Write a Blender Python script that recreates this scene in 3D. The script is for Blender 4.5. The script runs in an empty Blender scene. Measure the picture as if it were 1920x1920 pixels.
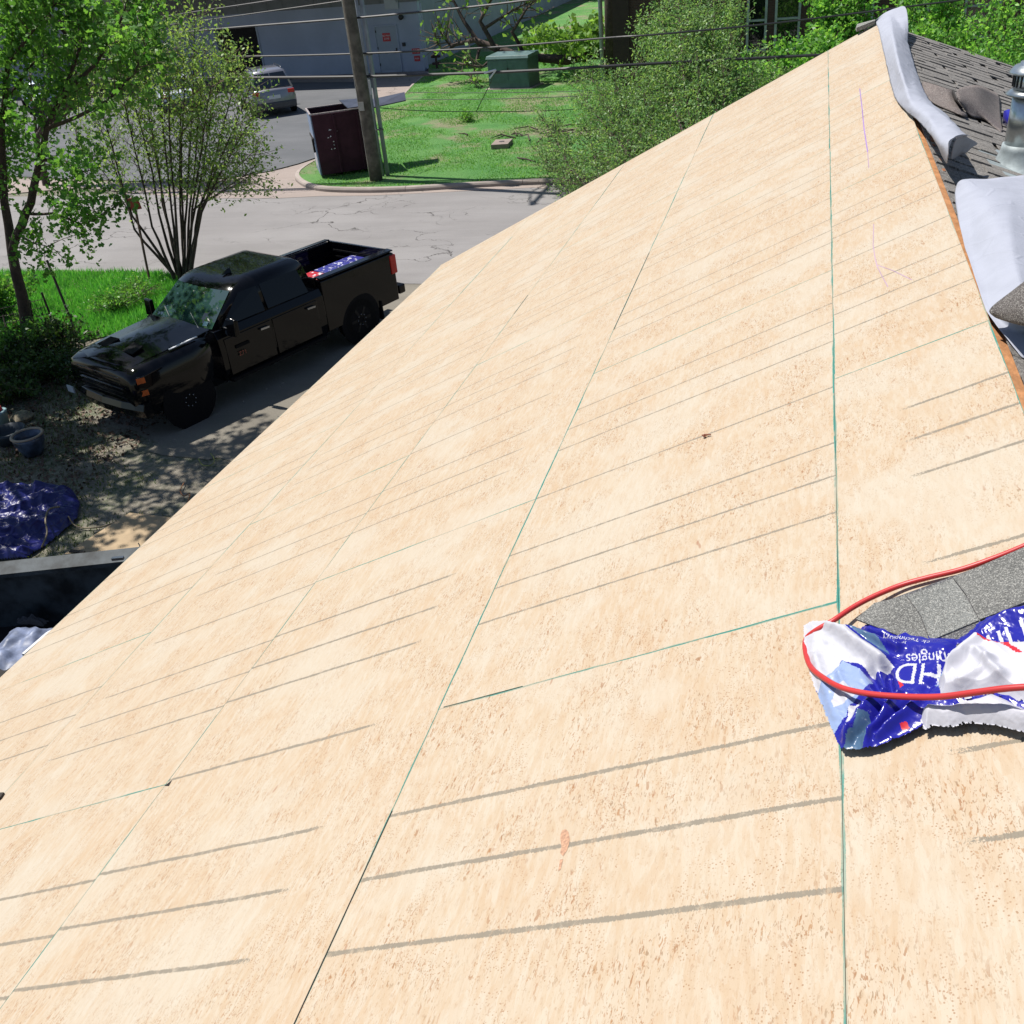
import bpy, bmesh, math, random
import numpy as np
from mathutils import Vector, Matrix, noise

random.seed(7)
RNG = np.random.default_rng(7)
SC = bpy.context.scene
COL = SC.collection

# ---------------------------------------------------------------- camera
cam_data = bpy.data.cameras.new('camera')
cam = bpy.data.objects.new('camera', cam_data)
COL.objects.link(cam)
cx, cy, cz = (0.960905, 0.262840, -0.087041), (-0.067462, 0.527150, 0.847090), (0.268533, -0.808101, 0.524273)
cam.matrix_world = Matrix(((cx[0], cy[0], cz[0], 0.0), (cx[1], cy[1], cz[1], 0.0), (cx[2], cy[2], cz[2], 6.55), (0, 0, 0, 1)))
cam_data.sensor_width = 36
cam_data.angle = 0.97848
cam_data.clip_start = 0.05
cam_data.clip_end = 900
SC.camera = cam

# ---------------------------------------------------------------- world and sun
SUN_EL = math.radians(63)
SH = Vector((0.966, -0.259, 0)).normalized()          # where shadows fall on the ground
SUN_DIR = Vector((-SH.x * math.cos(SUN_EL), -SH.y * math.cos(SUN_EL), math.sin(SUN_EL)))
world = bpy.data.worlds.new('World')
SC.world = world
world.use_nodes = True
wn = world.node_tree
sky = wn.nodes.new('ShaderNodeTexSky')
sky.sky_type = 'NISHITA'
sky.sun_disc = False
sky.sun_elevation = SUN_EL
sky.sun_rotation = math.atan2(SUN_DIR.x, SUN_DIR.y)
sky.air_density = 1.0
sky.dust_density = 0.6
bg = wn.nodes['Background']
wn.links.new(sky.outputs[0], bg.inputs[0])
bg.inputs[1].default_value = 0.075
sun_data = bpy.data.lights.new('sun', 'SUN')
sun_data.energy = 5.0
sun_data.angle = math.radians(0.53)
sun_data.color = (1.0, 0.955, 0.89)
sun = bpy.data.objects.new('sun', sun_data)
sun.rotation_euler = SUN_DIR.to_track_quat('Z', 'Y').to_euler()
sun.location = (-20, 5, 40)
COL.objects.link(sun)
SC.view_settings.view_transform = 'Standard'
SC.view_settings.look = 'None'
SC.view_settings.exposure = 0.42
SC.view_settings.gamma = 1.0
SC.render.resolution_x = SC.render.resolution_y = 1024

# ---------------------------------------------------------------- objects and tags
def link(o, parent=None):
    COL.objects.link(o)
    if parent is not None:
        o.parent = parent
    return o

def tag(o, label=None, cat=None, group=None, kind=None):
    if label: o['label'] = label
    if cat: o['category'] = cat
    if group: o['group'] = group
    if kind: o['kind'] = kind
    return o

def thing(name, label, cat, loc=(0, 0, 0), rz=0.0, group=None):
    o = bpy.data.objects.new(name, None)
    o.empty_display_size = 0.2
    link(o)
    o.location = loc
    o.rotation_euler = (0, 0, rz)
    return tag(o, label, cat, group)

def copy_tree(o, parent=None):
    c = o.copy()
    COL.objects.link(c)
    c.parent = parent
    for ch in [x for x in bpy.data.objects if x.parent == o]:
        copy_tree(ch, c)
    return c

# ---------------------------------------------------------------- mesh builder
class MB:
    def __init__(self):
        self.v = []; self.f = []
    def add(self, verts, faces):
        n = len(self.v)
        self.v.extend([tuple(p) for p in verts])
        self.f.extend([tuple(i + n for i in f) for f in faces])
        return self
    def box(self, a, b, M=None):
        (x0, y0, z0), (x1, y1, z1) = a, b
        p = [(x0, y0, z0), (x1, y0, z0), (x1, y1, z0), (x0, y1, z0), (x0, y0, z1), (x1, y0, z1), (x1, y1, z1), (x0, y1, z1)]
        if M is not None: p = [M @ Vector(q) for q in p]
        return self.add(p, [(0, 3, 2, 1), (4, 5, 6, 7), (0, 1, 5, 4), (1, 2, 6, 5), (2, 3, 7, 6), (3, 0, 4, 7)])
    def hexa(self, p):
        return self.add(p, [(0, 3, 2, 1), (4, 5, 6, 7), (0, 1, 5, 4), (1, 2, 6, 5), (2, 3, 7, 6), (3, 0, 4, 7)])
    def prism(self, poly, z0, z1):
        n = len(poly)
        p = [(x, y, z0) for x, y in poly] + [(x, y, z1) for x, y in poly]
        f = [tuple(range(n - 1, -1, -1)), tuple(range(n, 2 * n))] + [(i, (i + 1) % n, n + (i + 1) % n, n + i) for i in range(n)]
        return self.add(p, f)
    def bar(self, a, b, w, h=None, up=(0, 0, 1)):
        a, b = Vector(a), Vector(b); h = h or w
        t = (b - a).normalized(); s = t.cross(Vector(up))
        if s.length < 1e-4: s = t.cross(Vector((1, 0, 0)))
        s.normalize(); u = s.cross(t)
        q = [(-1, -1), (1, -1), (1, 1), (-1, 1)]
        return self.hexa([a + s * (i * w / 2) + u * (j * h / 2) for i, j in q] + [b + s * (i * w / 2) + u * (j * h / 2) for i, j in q])
    def tube(self, pts, r, n=8, cap=True):
        pts = [Vector(q) for q in pts]
        rs = r if isinstance(r, (list, tuple)) else [r] * len(pts)
        ref = None; base = len(self.v); m = len(pts)
        vs = []
        for i, q in enumerate(pts):
            t = (pts[min(i + 1, m - 1)] - pts[max(i - 1, 0)])
            if t.length < 1e-9: t = Vector((0, 0, 1))
            t.normalize()
            if ref is None:
                ref = t.cross(Vector((0.13, 0.2, 1)))
                if ref.length < 0.05: ref = t.cross(Vector((1, 0, 0)))
            s = (ref - t * ref.dot(t)).normalized(); ref = s; u = t.cross(s)
            for k in range(n):
                a = 2 * math.pi * k / n
                vs.append(q + (s * math.cos(a) + u * math.sin(a)) * rs[i])
        fs = []
        for i in range(m - 1):
            for k in range(n):
                k2 = (k + 1) % n
                fs.append((i * n + k, i * n + k2, (i + 1) * n + k2, (i + 1) * n + k))
        if cap:
            fs.append(tuple(range(n - 1, -1, -1))); fs.append(tuple((m - 1) * n + k for k in range(n)))
        return self.add(vs, fs)
    def lathe(self, prof, n=24, c=(0, 0, 0), M=None, cap=True):
        vs = []
        for r, z in prof:
            for k in range(n):
                a = 2 * math.pi * k / n
                q = Vector((r * math.cos(a), r * math.sin(a), z))
                if M is not None: q = M @ q
                vs.append(q + Vector(c))
        fs = []
        for i in range(len(prof) - 1):
            for k in range(n):
                k2 = (k + 1) % n
                fs.append((i * n + k, i * n + k2, (i + 1) * n + k2, (i + 1) * n + k))
        if cap: fs.append(tuple(range(n - 1, -1, -1))); fs.append(tuple((len(prof) - 1) * n + k for k in range(n)))
        return self.add(vs, fs)
    def loft(self, rings, closed=True, cap=True):
        n = len(rings[0]); vs = [q for r in rings for q in r]; fs = []
        for i in range(len(rings) - 1):
            for k in range(n if closed else n - 1):
                k2 = (k + 1) % n
                fs.append((i * n + k, i * n + k2, (i + 1) * n + k2, (i + 1) * n + k))
        if cap and closed:
            fs.append(tuple(range(n - 1, -1, -1))); fs.append(tuple((len(rings) - 1) * n + k for k in range(n)))
        return self.add(vs, fs)
    def grid(self, rows):
        n = len(rows[0]); vs = [q for r in rows for q in r]
        return self.add(vs, [(i * n + k, i * n + k + 1, (i + 1) * n + k + 1, (i + 1) * n + k) for i in range(len(rows) - 1) for k in range(n - 1)])
    def build(self, name, m, parent=None, smooth=False, bevel=0, subsurf=0, solid=0, kind=None, label=None, loc=None):
        me = bpy.data.meshes.new(name)
        me.from_pydata(self.v, [], self.f)
        me.validate()
        bm = bmesh.new(); bm.from_mesh(me)
        bmesh.ops.recalc_face_normals(bm, faces=bm.faces)
        bm.to_mesh(me); bm.free()
        me.materials.append(m)
        if smooth: me.shade_smooth()
        o = bpy.data.objects.new(name, me)
        link(o, parent)
        if loc is not None: o.location = loc
        if solid:
            md = o.modifiers.new('solid', 'SOLIDIFY'); md.thickness = solid; md.offset = 0
        if bevel:
            md = o.modifiers.new('bevel', 'BEVEL'); md.width = bevel; md.segments = 2; md.limit_method = 'ANGLE'; md.angle_limit = math.radians(40)
        if subsurf:
            md = o.modifiers.new('sub', 'SUBSURF'); md.levels = md.render_levels = subsurf
        if kind: o['kind'] = kind
        if label: o['label'] = label
        return o

def quads_mesh(name, V, m, parent=None, kind=None, nper=4):
    """V: (n, nper, 3) array of separate polygons."""
    n = V.shape[0]
    me = bpy.data.meshes.new(name)
    me.vertices.add(n * nper)
    me.vertices.foreach_set('co', V.reshape(-1).astype(np.float32))
    me.loops.add(n * nper)
    me.loops.foreach_set('vertex_index', np.arange(n * nper, dtype=np.int32))
    me.polygons.add(n)
    me.polygons.foreach_set('loop_start', np.arange(0, n * nper, nper, dtype=np.int32))
    me.update(calc_edges=True)
    me.materials.append(m)
    o = bpy.data.objects.new(name, me)
    link(o, parent)
    if kind: o['kind'] = kind
    return o

# ---------------------------------------------------------------- materials
class NT:
    """small helper around a material's node tree"""
    def __init__(self, name):
        self.m = bpy.data.materials.new(name); self.m.use_nodes = True
        self.t = self.m.node_tree; self.b = self.t.nodes['Principled BSDF']
        self.out = self.t.nodes['Material Output']
    def n(self, typ, **kw):
        nd = self.t.nodes.new(typ)
        for k, v in kw.items(): setattr(nd, k, v)
        return nd
    def l(self, a, b): self.t.links.new(a, b)
    def val(self, node_in, v):
        if hasattr(v, 'default_value') or hasattr(v, 'is_linked'): self.l(v, node_in)
        else: node_in.default_value = v
    def math(self, op, a, b=0.0, c=0.0, clamp=False):
        nd = self.n('ShaderNodeMath', operation=op, use_clamp=clamp)
        self.val(nd.inputs[0], a); self.val(nd.inputs[1], b)
        if op in ('MULTIPLY_ADD', 'WRAP', 'COMPARE'): self.val(nd.inputs[2], c)
        return nd.outputs[0]
    def mix(self, f, a, b, mode='MIX'):
        nd = self.n('ShaderNodeMix', data_type='RGBA', blend_type=mode)
        self.val(nd.inputs[0], f)
        for s, v in ((nd.inputs[6], a), (nd.inputs[7], b)):
            if isinstance(v, (tuple, list)): s.default_value = (*v[:3], 1)
            else: self.l(v, s)
        return nd.outputs[2]
    def noise(self, vec, scale, detail=3, rough=0.55, dist=0.0):
        nd = self.n('ShaderNodeTexNoise'); nd.inputs['Scale'].default_value = scale
        nd.inputs['Detail'].default_value = detail; nd.inputs['Roughness'].default_value = rough
        nd.inputs['Distortion'].default_value = dist
        if vec is not None: self.l(vec, nd.inputs['Vector'])
        return nd.outputs['Fac']
    def voro(self, vec, scale, feature='F1', out='Distance', rnd=1.0):
        nd = self.n('ShaderNodeTexVoronoi', feature=feature); nd.inputs['Scale'].default_value = scale
        nd.inputs['Randomness'].default_value = rnd
        self.l(vec, nd.inputs['Vector'])
        return nd.outputs[out]
    def mapping(self, vec, scale=(1, 1, 1), rot=(0, 0, 0), loc=(0, 0, 0)):
        nd = self.n('ShaderNodeMapping'); nd.inputs['Scale'].default_value = scale
        nd.inputs['Rotation'].default_value = rot; nd.inputs['Location'].default_value = loc
        self.l(vec, nd.inputs['Vector']); return nd.outputs[0]
    def ramp(self, f, lo, hi, a=0.0, b=1.0):
        nd = self.n('ShaderNodeMapRange', interpolation_type='SMOOTHSTEP')
        self.val(nd.inputs[0], f); nd.inputs[1].default_value = lo; nd.inputs[2].default_value = hi
        nd.inputs[3].default_value = a; nd.inputs[4].default_value = b
        return nd.outputs[0]
    def obj(self): return self.n('ShaderNodeTexCoord').outputs['Object']
    def pos(self): return self.n('ShaderNodeNewGeometry').outputs['Position']
    def bump(self, h, strength=0.3, dist=0.01):
        nd = self.n('ShaderNodeBump'); nd.inputs['Strength'].default_value = strength
        nd.inputs['Distance'].default_value = dist
        self.l(h, nd.inputs['Height']); self.l(nd.outputs[0], self.b.inputs['Normal'])
    def base(self, c):
        if isinstance(c, (tuple, list)): self.b.inputs['Base Color'].default_value = (*c[:3], 1)
        else: self.l(c, self.b.inputs['Base Color'])
    def set(self, **kw):
        for k, v in kw.items(): self.b.inputs[k.replace('_', ' ')].default_value = v

def mat(name, c, rough=0.7, metal=0.0, var=0.15, scale=3.0, bump=0.15, bscale=40.0, c2=None, coat=0.0, spec=0.5, world_space=True):
    t = NT(name)
    v = t.pos() if world_space else t.obj()
    c2 = c2 or tuple(min(1, x * (1 + var)) for x in c)
    c1 = tuple(x * (1 - var) for x in c)
    f = t.ramp(t.noise(v, scale, 5, 0.6), 0.3, 0.7)
    t.base(t.mix(f, c1, c2))
    t.set(Roughness=rough, Metallic=metal)
    t.b.inputs['Coat Weight'].default_value = coat
    t.b.inputs['Specular IOR Level'].default_value = spec
    if bump: t.bump(t.noise(v, bscale, 4, 0.6), bump, 0.01)
    return t.m

def glass_mat(name, c=(0.02, 0.03, 0.03), rough=0.03):
    t = NT(name); t.base(c); t.set(Roughness=rough); t.b.inputs['Specular IOR Level'].default_value = 0.8
    t.b.inputs['Coat Weight'].default_value = 0.6; t.b.inputs['Coat Roughness'].default_value = 0.02
    return t.m

def leaf_mat(name, a, b, trans=0.4, rough=0.45):
    t = NT(name)
    g = t.n('ShaderNodeNewGeometry')
    r = g.outputs['Random Per Island']
    col = t.mix(r, a, b)
    col = t.mix(t.ramp(t.noise(g.outputs['Position'], 1.3, 2), 0.35, 0.65, 0.0, 0.35), col, tuple(x * 0.5 for x in a))
    t.base(col); t.set(Roughness=rough); t.b.inputs['Specular IOR Level'].default_value = 0.35
    tr = t.n('ShaderNodeBsdfTranslucent')
    hs = t.mix(0.75, col, (1.0, 1.0, 0.35), 'MULTIPLY')
    hs2 = t.mix(1.0, hs, (1.5, 1.5, 1.5), 'MULTIPLY')
    t.l(hs2, tr.inputs[0])
    ms = t.n('ShaderNodeMixShader'); ms.inputs[0].default_value = trans
    t.l(t.b.outputs[0], ms.inputs[1]); t.l(tr.outputs[0], ms.inputs[2]); t.l(ms.outputs[0], t.out.inputs[0])
    return t.m

WHITE = mat('white_paint', (0.62, 0.63, 0.65), 0.4, var=0.05, bump=0)
BARK = mat('bark', (0.055, 0.038, 0.030), 0.9, var=0.35, scale=8, bump=0.6, bscale=30)
TWIG = mat('twig', (0.12, 0.085, 0.065), 0.85, var=0.3, scale=6, bump=0.3)
STEEL = mat('galvanised_steel', (0.42, 0.45, 0.45), 0.28, metal=0.9, var=0.2, scale=9, bump=0.08, bscale=14)
BLACK_PL = mat('black_plastic', (0.012, 0.012, 0.013), 0.5, bump=0)
CABLE = mat('cable_black', (0.03, 0.03, 0.032), 0.45, bump=0)
CONC = mat('concrete', (0.30, 0.255, 0.225), 0.9, var=0.14, scale=1.6, bump=0.25, bscale=60)

# ================================================================ ground, road, lawn
def sheet(name, pts, z, m, label=None, kind='structure', parent=None):
    b = MB(); b.add([(q[0], q[1], z) for q in pts], [tuple(range(len(pts)))])
    o = b.build(name, m, parent); o['kind'] = kind
    if o.data.polygons[0].normal.z < 0: o.data.flip_normals()
    return o

def ground_mat():
    t = NT('dirt_and_thin_grass'); v = t.pos()
    a = t.ramp(t.noise(v, 0.9, 6, 0.65), 0.42, 0.6)
    c = t.mix(a, (0.16, 0.14, 0.11), (0.065, 0.09, 0.04))
    b = t.ramp(t.noise(v, 14, 5, 0.7), 0.35, 0.7)
    c = t.mix(b, c, (0.25, 0.225, 0.18))
    sp = t.ramp(t.noise(v, 60, 3, 0.7), 0.60, 0.72)
    c = t.mix(sp, c, (0.035, 0.03, 0.022))
    t.base(c); t.set(Roughness=0.95); t.bump(t.noise(v, 35, 5, 0.7), 0.9, 0.03); return t.m

def road_mat(name, a, b, crack=True):
    t = NT(name); v = t.pos()
    c = t.mix(t.ramp(t.noise(v, 0.35, 5, 0.6), 0.3, 0.7), a, b)
    c = t.mix(t.ramp(t.noise(v, 90, 2, 0.7), 0.3, 0.8, 0, 0.45), c, tuple(x * 0.45 for x in a))
    c = t.mix(t.ramp(t.noise(t.mapping(v, (0.25, 1.6, 1)), 1.0, 6, 0.7), 0.42, 0.62, 0, 0.30), c, tuple(x * 0.66 for x in a))
    c = t.mix(t.ramp(t.noise(v, 3.5, 6, 0.75), 0.60, 0.72, 0, 0.35), c, tuple(x * 0.55 for x in a))
    if crack:
        w = t.n('ShaderNodeVectorMath', operation='ADD')
        nz = t.n('ShaderNodeTexNoise'); nz.inputs['Scale'].default_value = 1.4; nz.inputs['Detail'].default_value = 6
        t.l(v, nz.inputs['Vector']); sc = t.n('ShaderNodeVectorMath', operation='SCALE'); t.l(nz.outputs['Color'], sc.inputs[0]); sc.inputs['Scale'].default_value = 1.2
        t.l(v, w.inputs[0]); t.l(sc.outputs[0], w.inputs[1])
        e = t.voro(t.mapping(w.outputs[0], (0.28, 0.55, 1)), 1.0, 'DISTANCE_TO_EDGE')
        msk = t.ramp(t.noise(v, 0.35, 2), 0.45, 0.6)
        line = t.math('MULTIPLY', t.ramp(e, 0.004, 0.012, 1, 0), msk)
        e2 = t.voro(t.mapping(w.outputs[0], (1.1, 1.6, 1), loc=(3, 7, 0)), 1.0, 'DISTANCE_TO_EDGE')
        msk2 = t.ramp(t.noise(v, 0.5, 2, 0.5), 0.57, 0.66)
        line2 = t.math('MULTIPLY', t.ramp(e2, 0.006, 0.02, 0.7, 0), msk2)
        c = t.mix(t.math('MAXIMUM', line, line2), c, (0.05, 0.045, 0.042))
    t.base(c); t.set(Roughness=0.92); t.bump(t.noise(v, 120, 3, 0.7), 0.4, 0.01); return t.m

def lawn_mat(name='lawn_grass', dry=0.0):
    t = NT(name); v = t.pos()
    c = t.mix(t.ramp(t.noise(v, 0.5, 4, 0.6), 0.3, 0.7), (0.085, 0.265, 0.05), (0.15, 0.33, 0.075))
    c = t.mix(t.ramp(t.noise(v, 0.33, 5, 0.65), 0.49 - dry, 0.60 - dry), c, (0.30, 0.27, 0.16))
    c = t.mix(t.ramp(t.noise(v, 26, 4, 0.75), 0.35, 0.7, 0, 0.7), c, (0.03, 0.11, 0.02))
    t.base(c); t.set(Roughness=0.9); t.bump(t.noise(v, 40, 4, 0.8), 1.0, 0.05); return t.m

M_GROUND = ground_mat()
M_ROAD = road_mat('worn_road', (0.225, 0.213, 0.208), (0.262, 0.25, 0.245))
M_APRON = road_mat('pale_concrete', (0.33, 0.27, 0.235), (0.30, 0.25, 0.225), True)
M_LOT = road_mat('dark_asphalt', (0.10, 0.105, 0.112), (0.135, 0.138, 0.145), False)
M_DRIVE = road_mat('driveway_gravel', (0.175, 0.158, 0.128), (0.215, 0.195, 0.16), False)
M_LAWN = lawn_mat()

sheet('ground', [(-400, -200), (300, -200), (300, 600), (-400, 600)], -0.02, M_GROUND)
road = sheet('road', [(-120, 19.0), (-19.2, 19.3), (-14.6, 19.45), (-8.4, 18.9), (30, 17.8), (30, 25.6), (-6.9, 27.3), (-14.0, 27.45), (-120, 27.6)], 0.0, M_ROAD)
def ragged(pts, amp, step=0.25, closed=True, sd=1):
    r = random.Random(sd); out = []
    for i in range(len(pts)):
        a, c = Vector(pts[i][:2]), Vector(pts[(i + 1) % len(pts)][:2]); n = max(1, int((c - a).length / step))
        for k in range(n):
            q = a.lerp(c, k / n); out.append((q.x + r.uniform(-amp, amp), q.y + r.uniform(-amp, amp)))
    return out
sheet('driveway', ragged([(-12.4, 19.25), (-4.2, 18.8), (-4.2, 10.8), (-7.2, 10.9), (-9.2, 11.0), (-11.2, 12.4), (-12.3, 14.5)], 0.11), -0.008, M_DRIVE)
sheet('driveway_apron', [(-23.731, 28.486, 0.000), (-18.247, 26.686, 0.000), (-15.163, 26.451, 0.000), (-13.815, 26.589, 0.000), (-12.061, 26.510, 0.000), (-7.350, 27.001, 0.000), (-6.9, 26.8), (-6.9, 27.6), (-14.2, 27.7), (-16.303, 31.910, 0.000), (-16.646, 30.924, 0.000), (-17.188, 30.002, 0.000), (-18.175, 29.234, 0.000), (-19.570, 28.523, 0.000), (-21.875, 28.886, 0.000), (-28.630, 30.326, -0.000), (-60, 30.8), (-60, 26.2), (-26.490, 27.801, 0.000)], 0.006, M_APRON)
sheet('parking_lot', [(-90, 30.5), (-29, 30.6), (-28.931, 30.682, 0.000), (-22.086, 29.198, 0.000), (-19.754, 28.823, 0.000), (-18.261, 29.387, 0.000), (-17.270, 30.161, 0.000), (-16.727, 31.090, 0.000), (-16.425, 32.172, -0.000), (-16.842, 34.958, 0.000), (-17.886, 40.076, 0.000), (-18.019, 43.204, 0.000), (-20.917, 48.039, 0.000), (-25.5, 52.6), (-90, 58)], 0.011, M_LOT)
sheet('walkway', [(-21.247, 48.139, 0.000), (-18.549, 47.782, 0.000), (-19.248, 51.300, 0.000), (-19.338, 52.396, 0.000), (-27.3, 53.3), (-27.6, 51.2), (-21.864, 49.619, 0.000)], 0.016, M_APRON)
sheet('walkway_slab', [(-20.991, 48.218, 0.000), (-18.772, 48.007, 0.000), (-17.818, 43.152, 0.000), (-18.275, 42.362, 0.000), (-19.748, 45.596, 0.000)], 0.02, M_APRON)

# street lawn: raised 0.12 m behind the kerb
kerb_out = [(-19.107, 50.905, 0.000), (-18.544, 47.167, 0.000), (-17.789, 43.276, 0.000), (-17.994, 40.334, 0.000), (-16.842, 34.958, 0.000), (-16.138, 31.646, 0.000), (-16.114, 30.325, 0.000), (-15.937, 29.282, 0.000), (-15.520, 28.475, 0.000), (-14.745, 27.606, 0.000), (-13.870, 27.086, 0.000), (-12.544, 26.851, 0.000), (-11.189, 26.858, 0.000), (-9.612, 27.084, 0.000), (-8.209, 27.259, 0.000), (-6.881, 27.316, 0.000), (-4.0, 27.05), (6, 26.6), (30, 25.7)]
def offset_path(pts, d):
    res = []
    for i, q in enumerate(pts):
        a = Vector(pts[max(i - 1, 0)][:2]); b = Vector(pts[min(i + 1, len(pts) - 1)][:2])
        t = (b - a).normalized(); res.append((q[0] - t.y * d, q[1] + t.x * d))
    return res
def catmull(pts, k=5):
    out = []
    P = [Vector(q) for q in pts]
    for i in range(len(P) - 1):
        p0, p1, p2, p3 = P[max(i - 1, 0)], P[i], P[i + 1], P[min(i + 2, len(P) - 1)]
        for j in range(k):
            t = j / k
            out.append(0.5 * ((2 * p1) + (p2 - p0) * t + (2 * p0 - 5 * p1 + 4 * p2 - p3) * t * t + (3 * p1 - p0 - 3 * p2 + p3) * t ** 3))
    out.append(P[-1])
    return out
kp = catmull([(q[0], q[1]) for q in kerb_out], 5)
kerb = thing('kerb', 'pale concrete kerb curving round the corner of the street lawn', 'kerb', (0, 0, 0))
prof = [(0.0, -0.02), (0.0, 0.08), (0.03, 0.125), (0.07, 0.14), (0.155, 0.142), (0.155, 0.0)]
# cut the kerb into its cast lengths so the joints show
seg = 12
for s0 in range(0, len(kp) - 1, seg):
    part = kp[s0:s0 + seg + 1]
    if len(part) < 2: continue
    rings = []
    offs = [offset_path(kp, d)[s0:s0 + seg + 1] for d, z in prof]
    for i in range(len(part)):
        e = 0.012 if i == 0 else 0.0
        ring = []
        for (d, z), o_ in zip(prof, offs):
            q = Vector(o_[i])
            if e and i + 1 < len(part):
                q = q + (Vector(offs[0][i + 1]) - Vector(offs[0][i])).normalized() * e
            ring.append((q.x, q.y, z))
        rings.append(ring)
    MB().loft(rings).build('kerb_stone', CONC, kerb)
lp = offset_path(kp, 0.15)
lawn_poly = [(x, y) for x, y in lp] + [(30, 140), (-20.2, 140), (-20.2, 54)]
lawn = sheet('lawn', lawn_poly, 0.125, M_LAWN)
verge_poly = [(-60, 13), (-60, 19.1), (-19.515, 19.570, 0.000), (-17.757, 19.821, -0.000), (-14.922, 19.541, 0.000), (-13.9, 19.35), (-12.6, 19.2), (-12.9, 16.0), (-13.931, 15.328, 0.000), (-15.606, 14.957, 0.000)]
verge = sheet('grass_verge', verge_poly, 0.004, lawn_mat('verge_grass', 0.0))

def in_poly(px, py, poly):
    inside = np.zeros(px.shape, bool); n = len(poly)
    for i in range(n):
        x1, y1 = poly[i][0], poly[i][1]; x2, y2 = poly[(i + 1) % n][0], poly[(i + 1) % n][1]
        c = ((y1 > py) != (y2 > py)) & (px < (x2 - x1) * (py - y1) / (y2 - y1 + 1e-12) + x1)
        inside ^= c
    return inside

def blades(name, poly, box, n, h, w, z, m, seedv=1, lean=0.6, clump=0.0):
    r = np.random.default_rng(seedv)
    x = r.uniform(box[0], box[1], n); y = r.uniform(box[2], box[3], n)
    k = in_poly(x, y, poly); x, y = x[k], y[k]; n = len(x)
    if clump:
        cl = np.array([noise.noise(Vector((a * 0.55, b * 0.55, 0))) for a, b in zip(x, y)])
        k = cl > -clump * r.uniform(0, 1, n) ; x, y = x[k], y[k]; n = len(x)
    hh = h * r.uniform(0.5, 1.4, n); a = r.uniform(0, 2 * np.pi, n); ww = w * r.uniform(0.7, 1.4, n)
    dx, dy = np.cos(a) * ww / 2, np.sin(a) * ww / 2
    la = r.uniform(0, 2 * np.pi, n); ll = hh * lean * r.uniform(0.2, 1.2, n)
    zz = np.full(n, z)
    V = np.stack([np.stack([x - dx, y - dy, zz], 1), np.stack([x + dx, y + dy, zz], 1),
                  np.stack([x + np.cos(la) * ll, y + np.sin(la) * ll, zz + hh], 1)], 1)
    return quads_mesh(name, V, m, None, 'stuff', 3)

M_BLADE = leaf_mat('grass_blade', (0.085, 0.30, 0.055), (0.24, 0.46, 0.11), 0.33, 0.6)
M_BLADE2 = leaf_mat('verge_blade', (0.075, 0.33, 0.05), (0.19, 0.50, 0.10), 0.35, 0.6)
g1 = blades('grass', lawn_poly, (-20, 3, 27, 56), 210000, 0.05, 0.03, 0.12, M_BLADE, 3, 1.0, 0.30)
tag(g1, 'short bright green grass on the street lawn', 'grass')
g2 = blades('grass', verge_poly, (-24, -12.3, 14, 19.6), 60000, 0.14, 0.028, 0.0, M_BLADE2, 4, 0.6)
tag(g2, 'taller bright green grass on the verge behind the pickup', 'grass')
near_poly = [(-16, 14.8), (-12.6, 15.5), (-11.4, 12.2), (-9.4, 10.5), (-7.2, 10.2), (-5, 10.2), (-5, 8.4), (-12, 8), (-16, 9)]
M_BLADE3 = leaf_mat('thin_blade', (0.05, 0.11, 0.02), (0.17, 0.19, 0.07), 0.3, 0.7)
g3 = blades('grass', near_poly, (-16, -5, 8, 15.5), 26000, 0.06, 0.016, -0.02, M_BLADE3, 5, 0.9, 0.25)
tag(g3, 'thin dry grass on the dirt between pickup and roof', 'grass')

# ================================================================ the house whose roof we stand on
TH = 0.45246
CT, ST = math.cos(TH), math.sin(TH)
NRM = Vector((-ST, 0, CT))
def RP(s, y, off=0.0):
    return Vector((0.600 - s * CT, y, 5.3155 - s * ST)) + NRM * off
NB = Vector((0.36, 0, 1)).normalized()
def BP(x, y, off=0.0):
    return Vector((x, y, 5.315 - (x - 0.6) * 0.36)) + NB * off
ROOF_M = Matrix.Identity(4)

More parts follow.
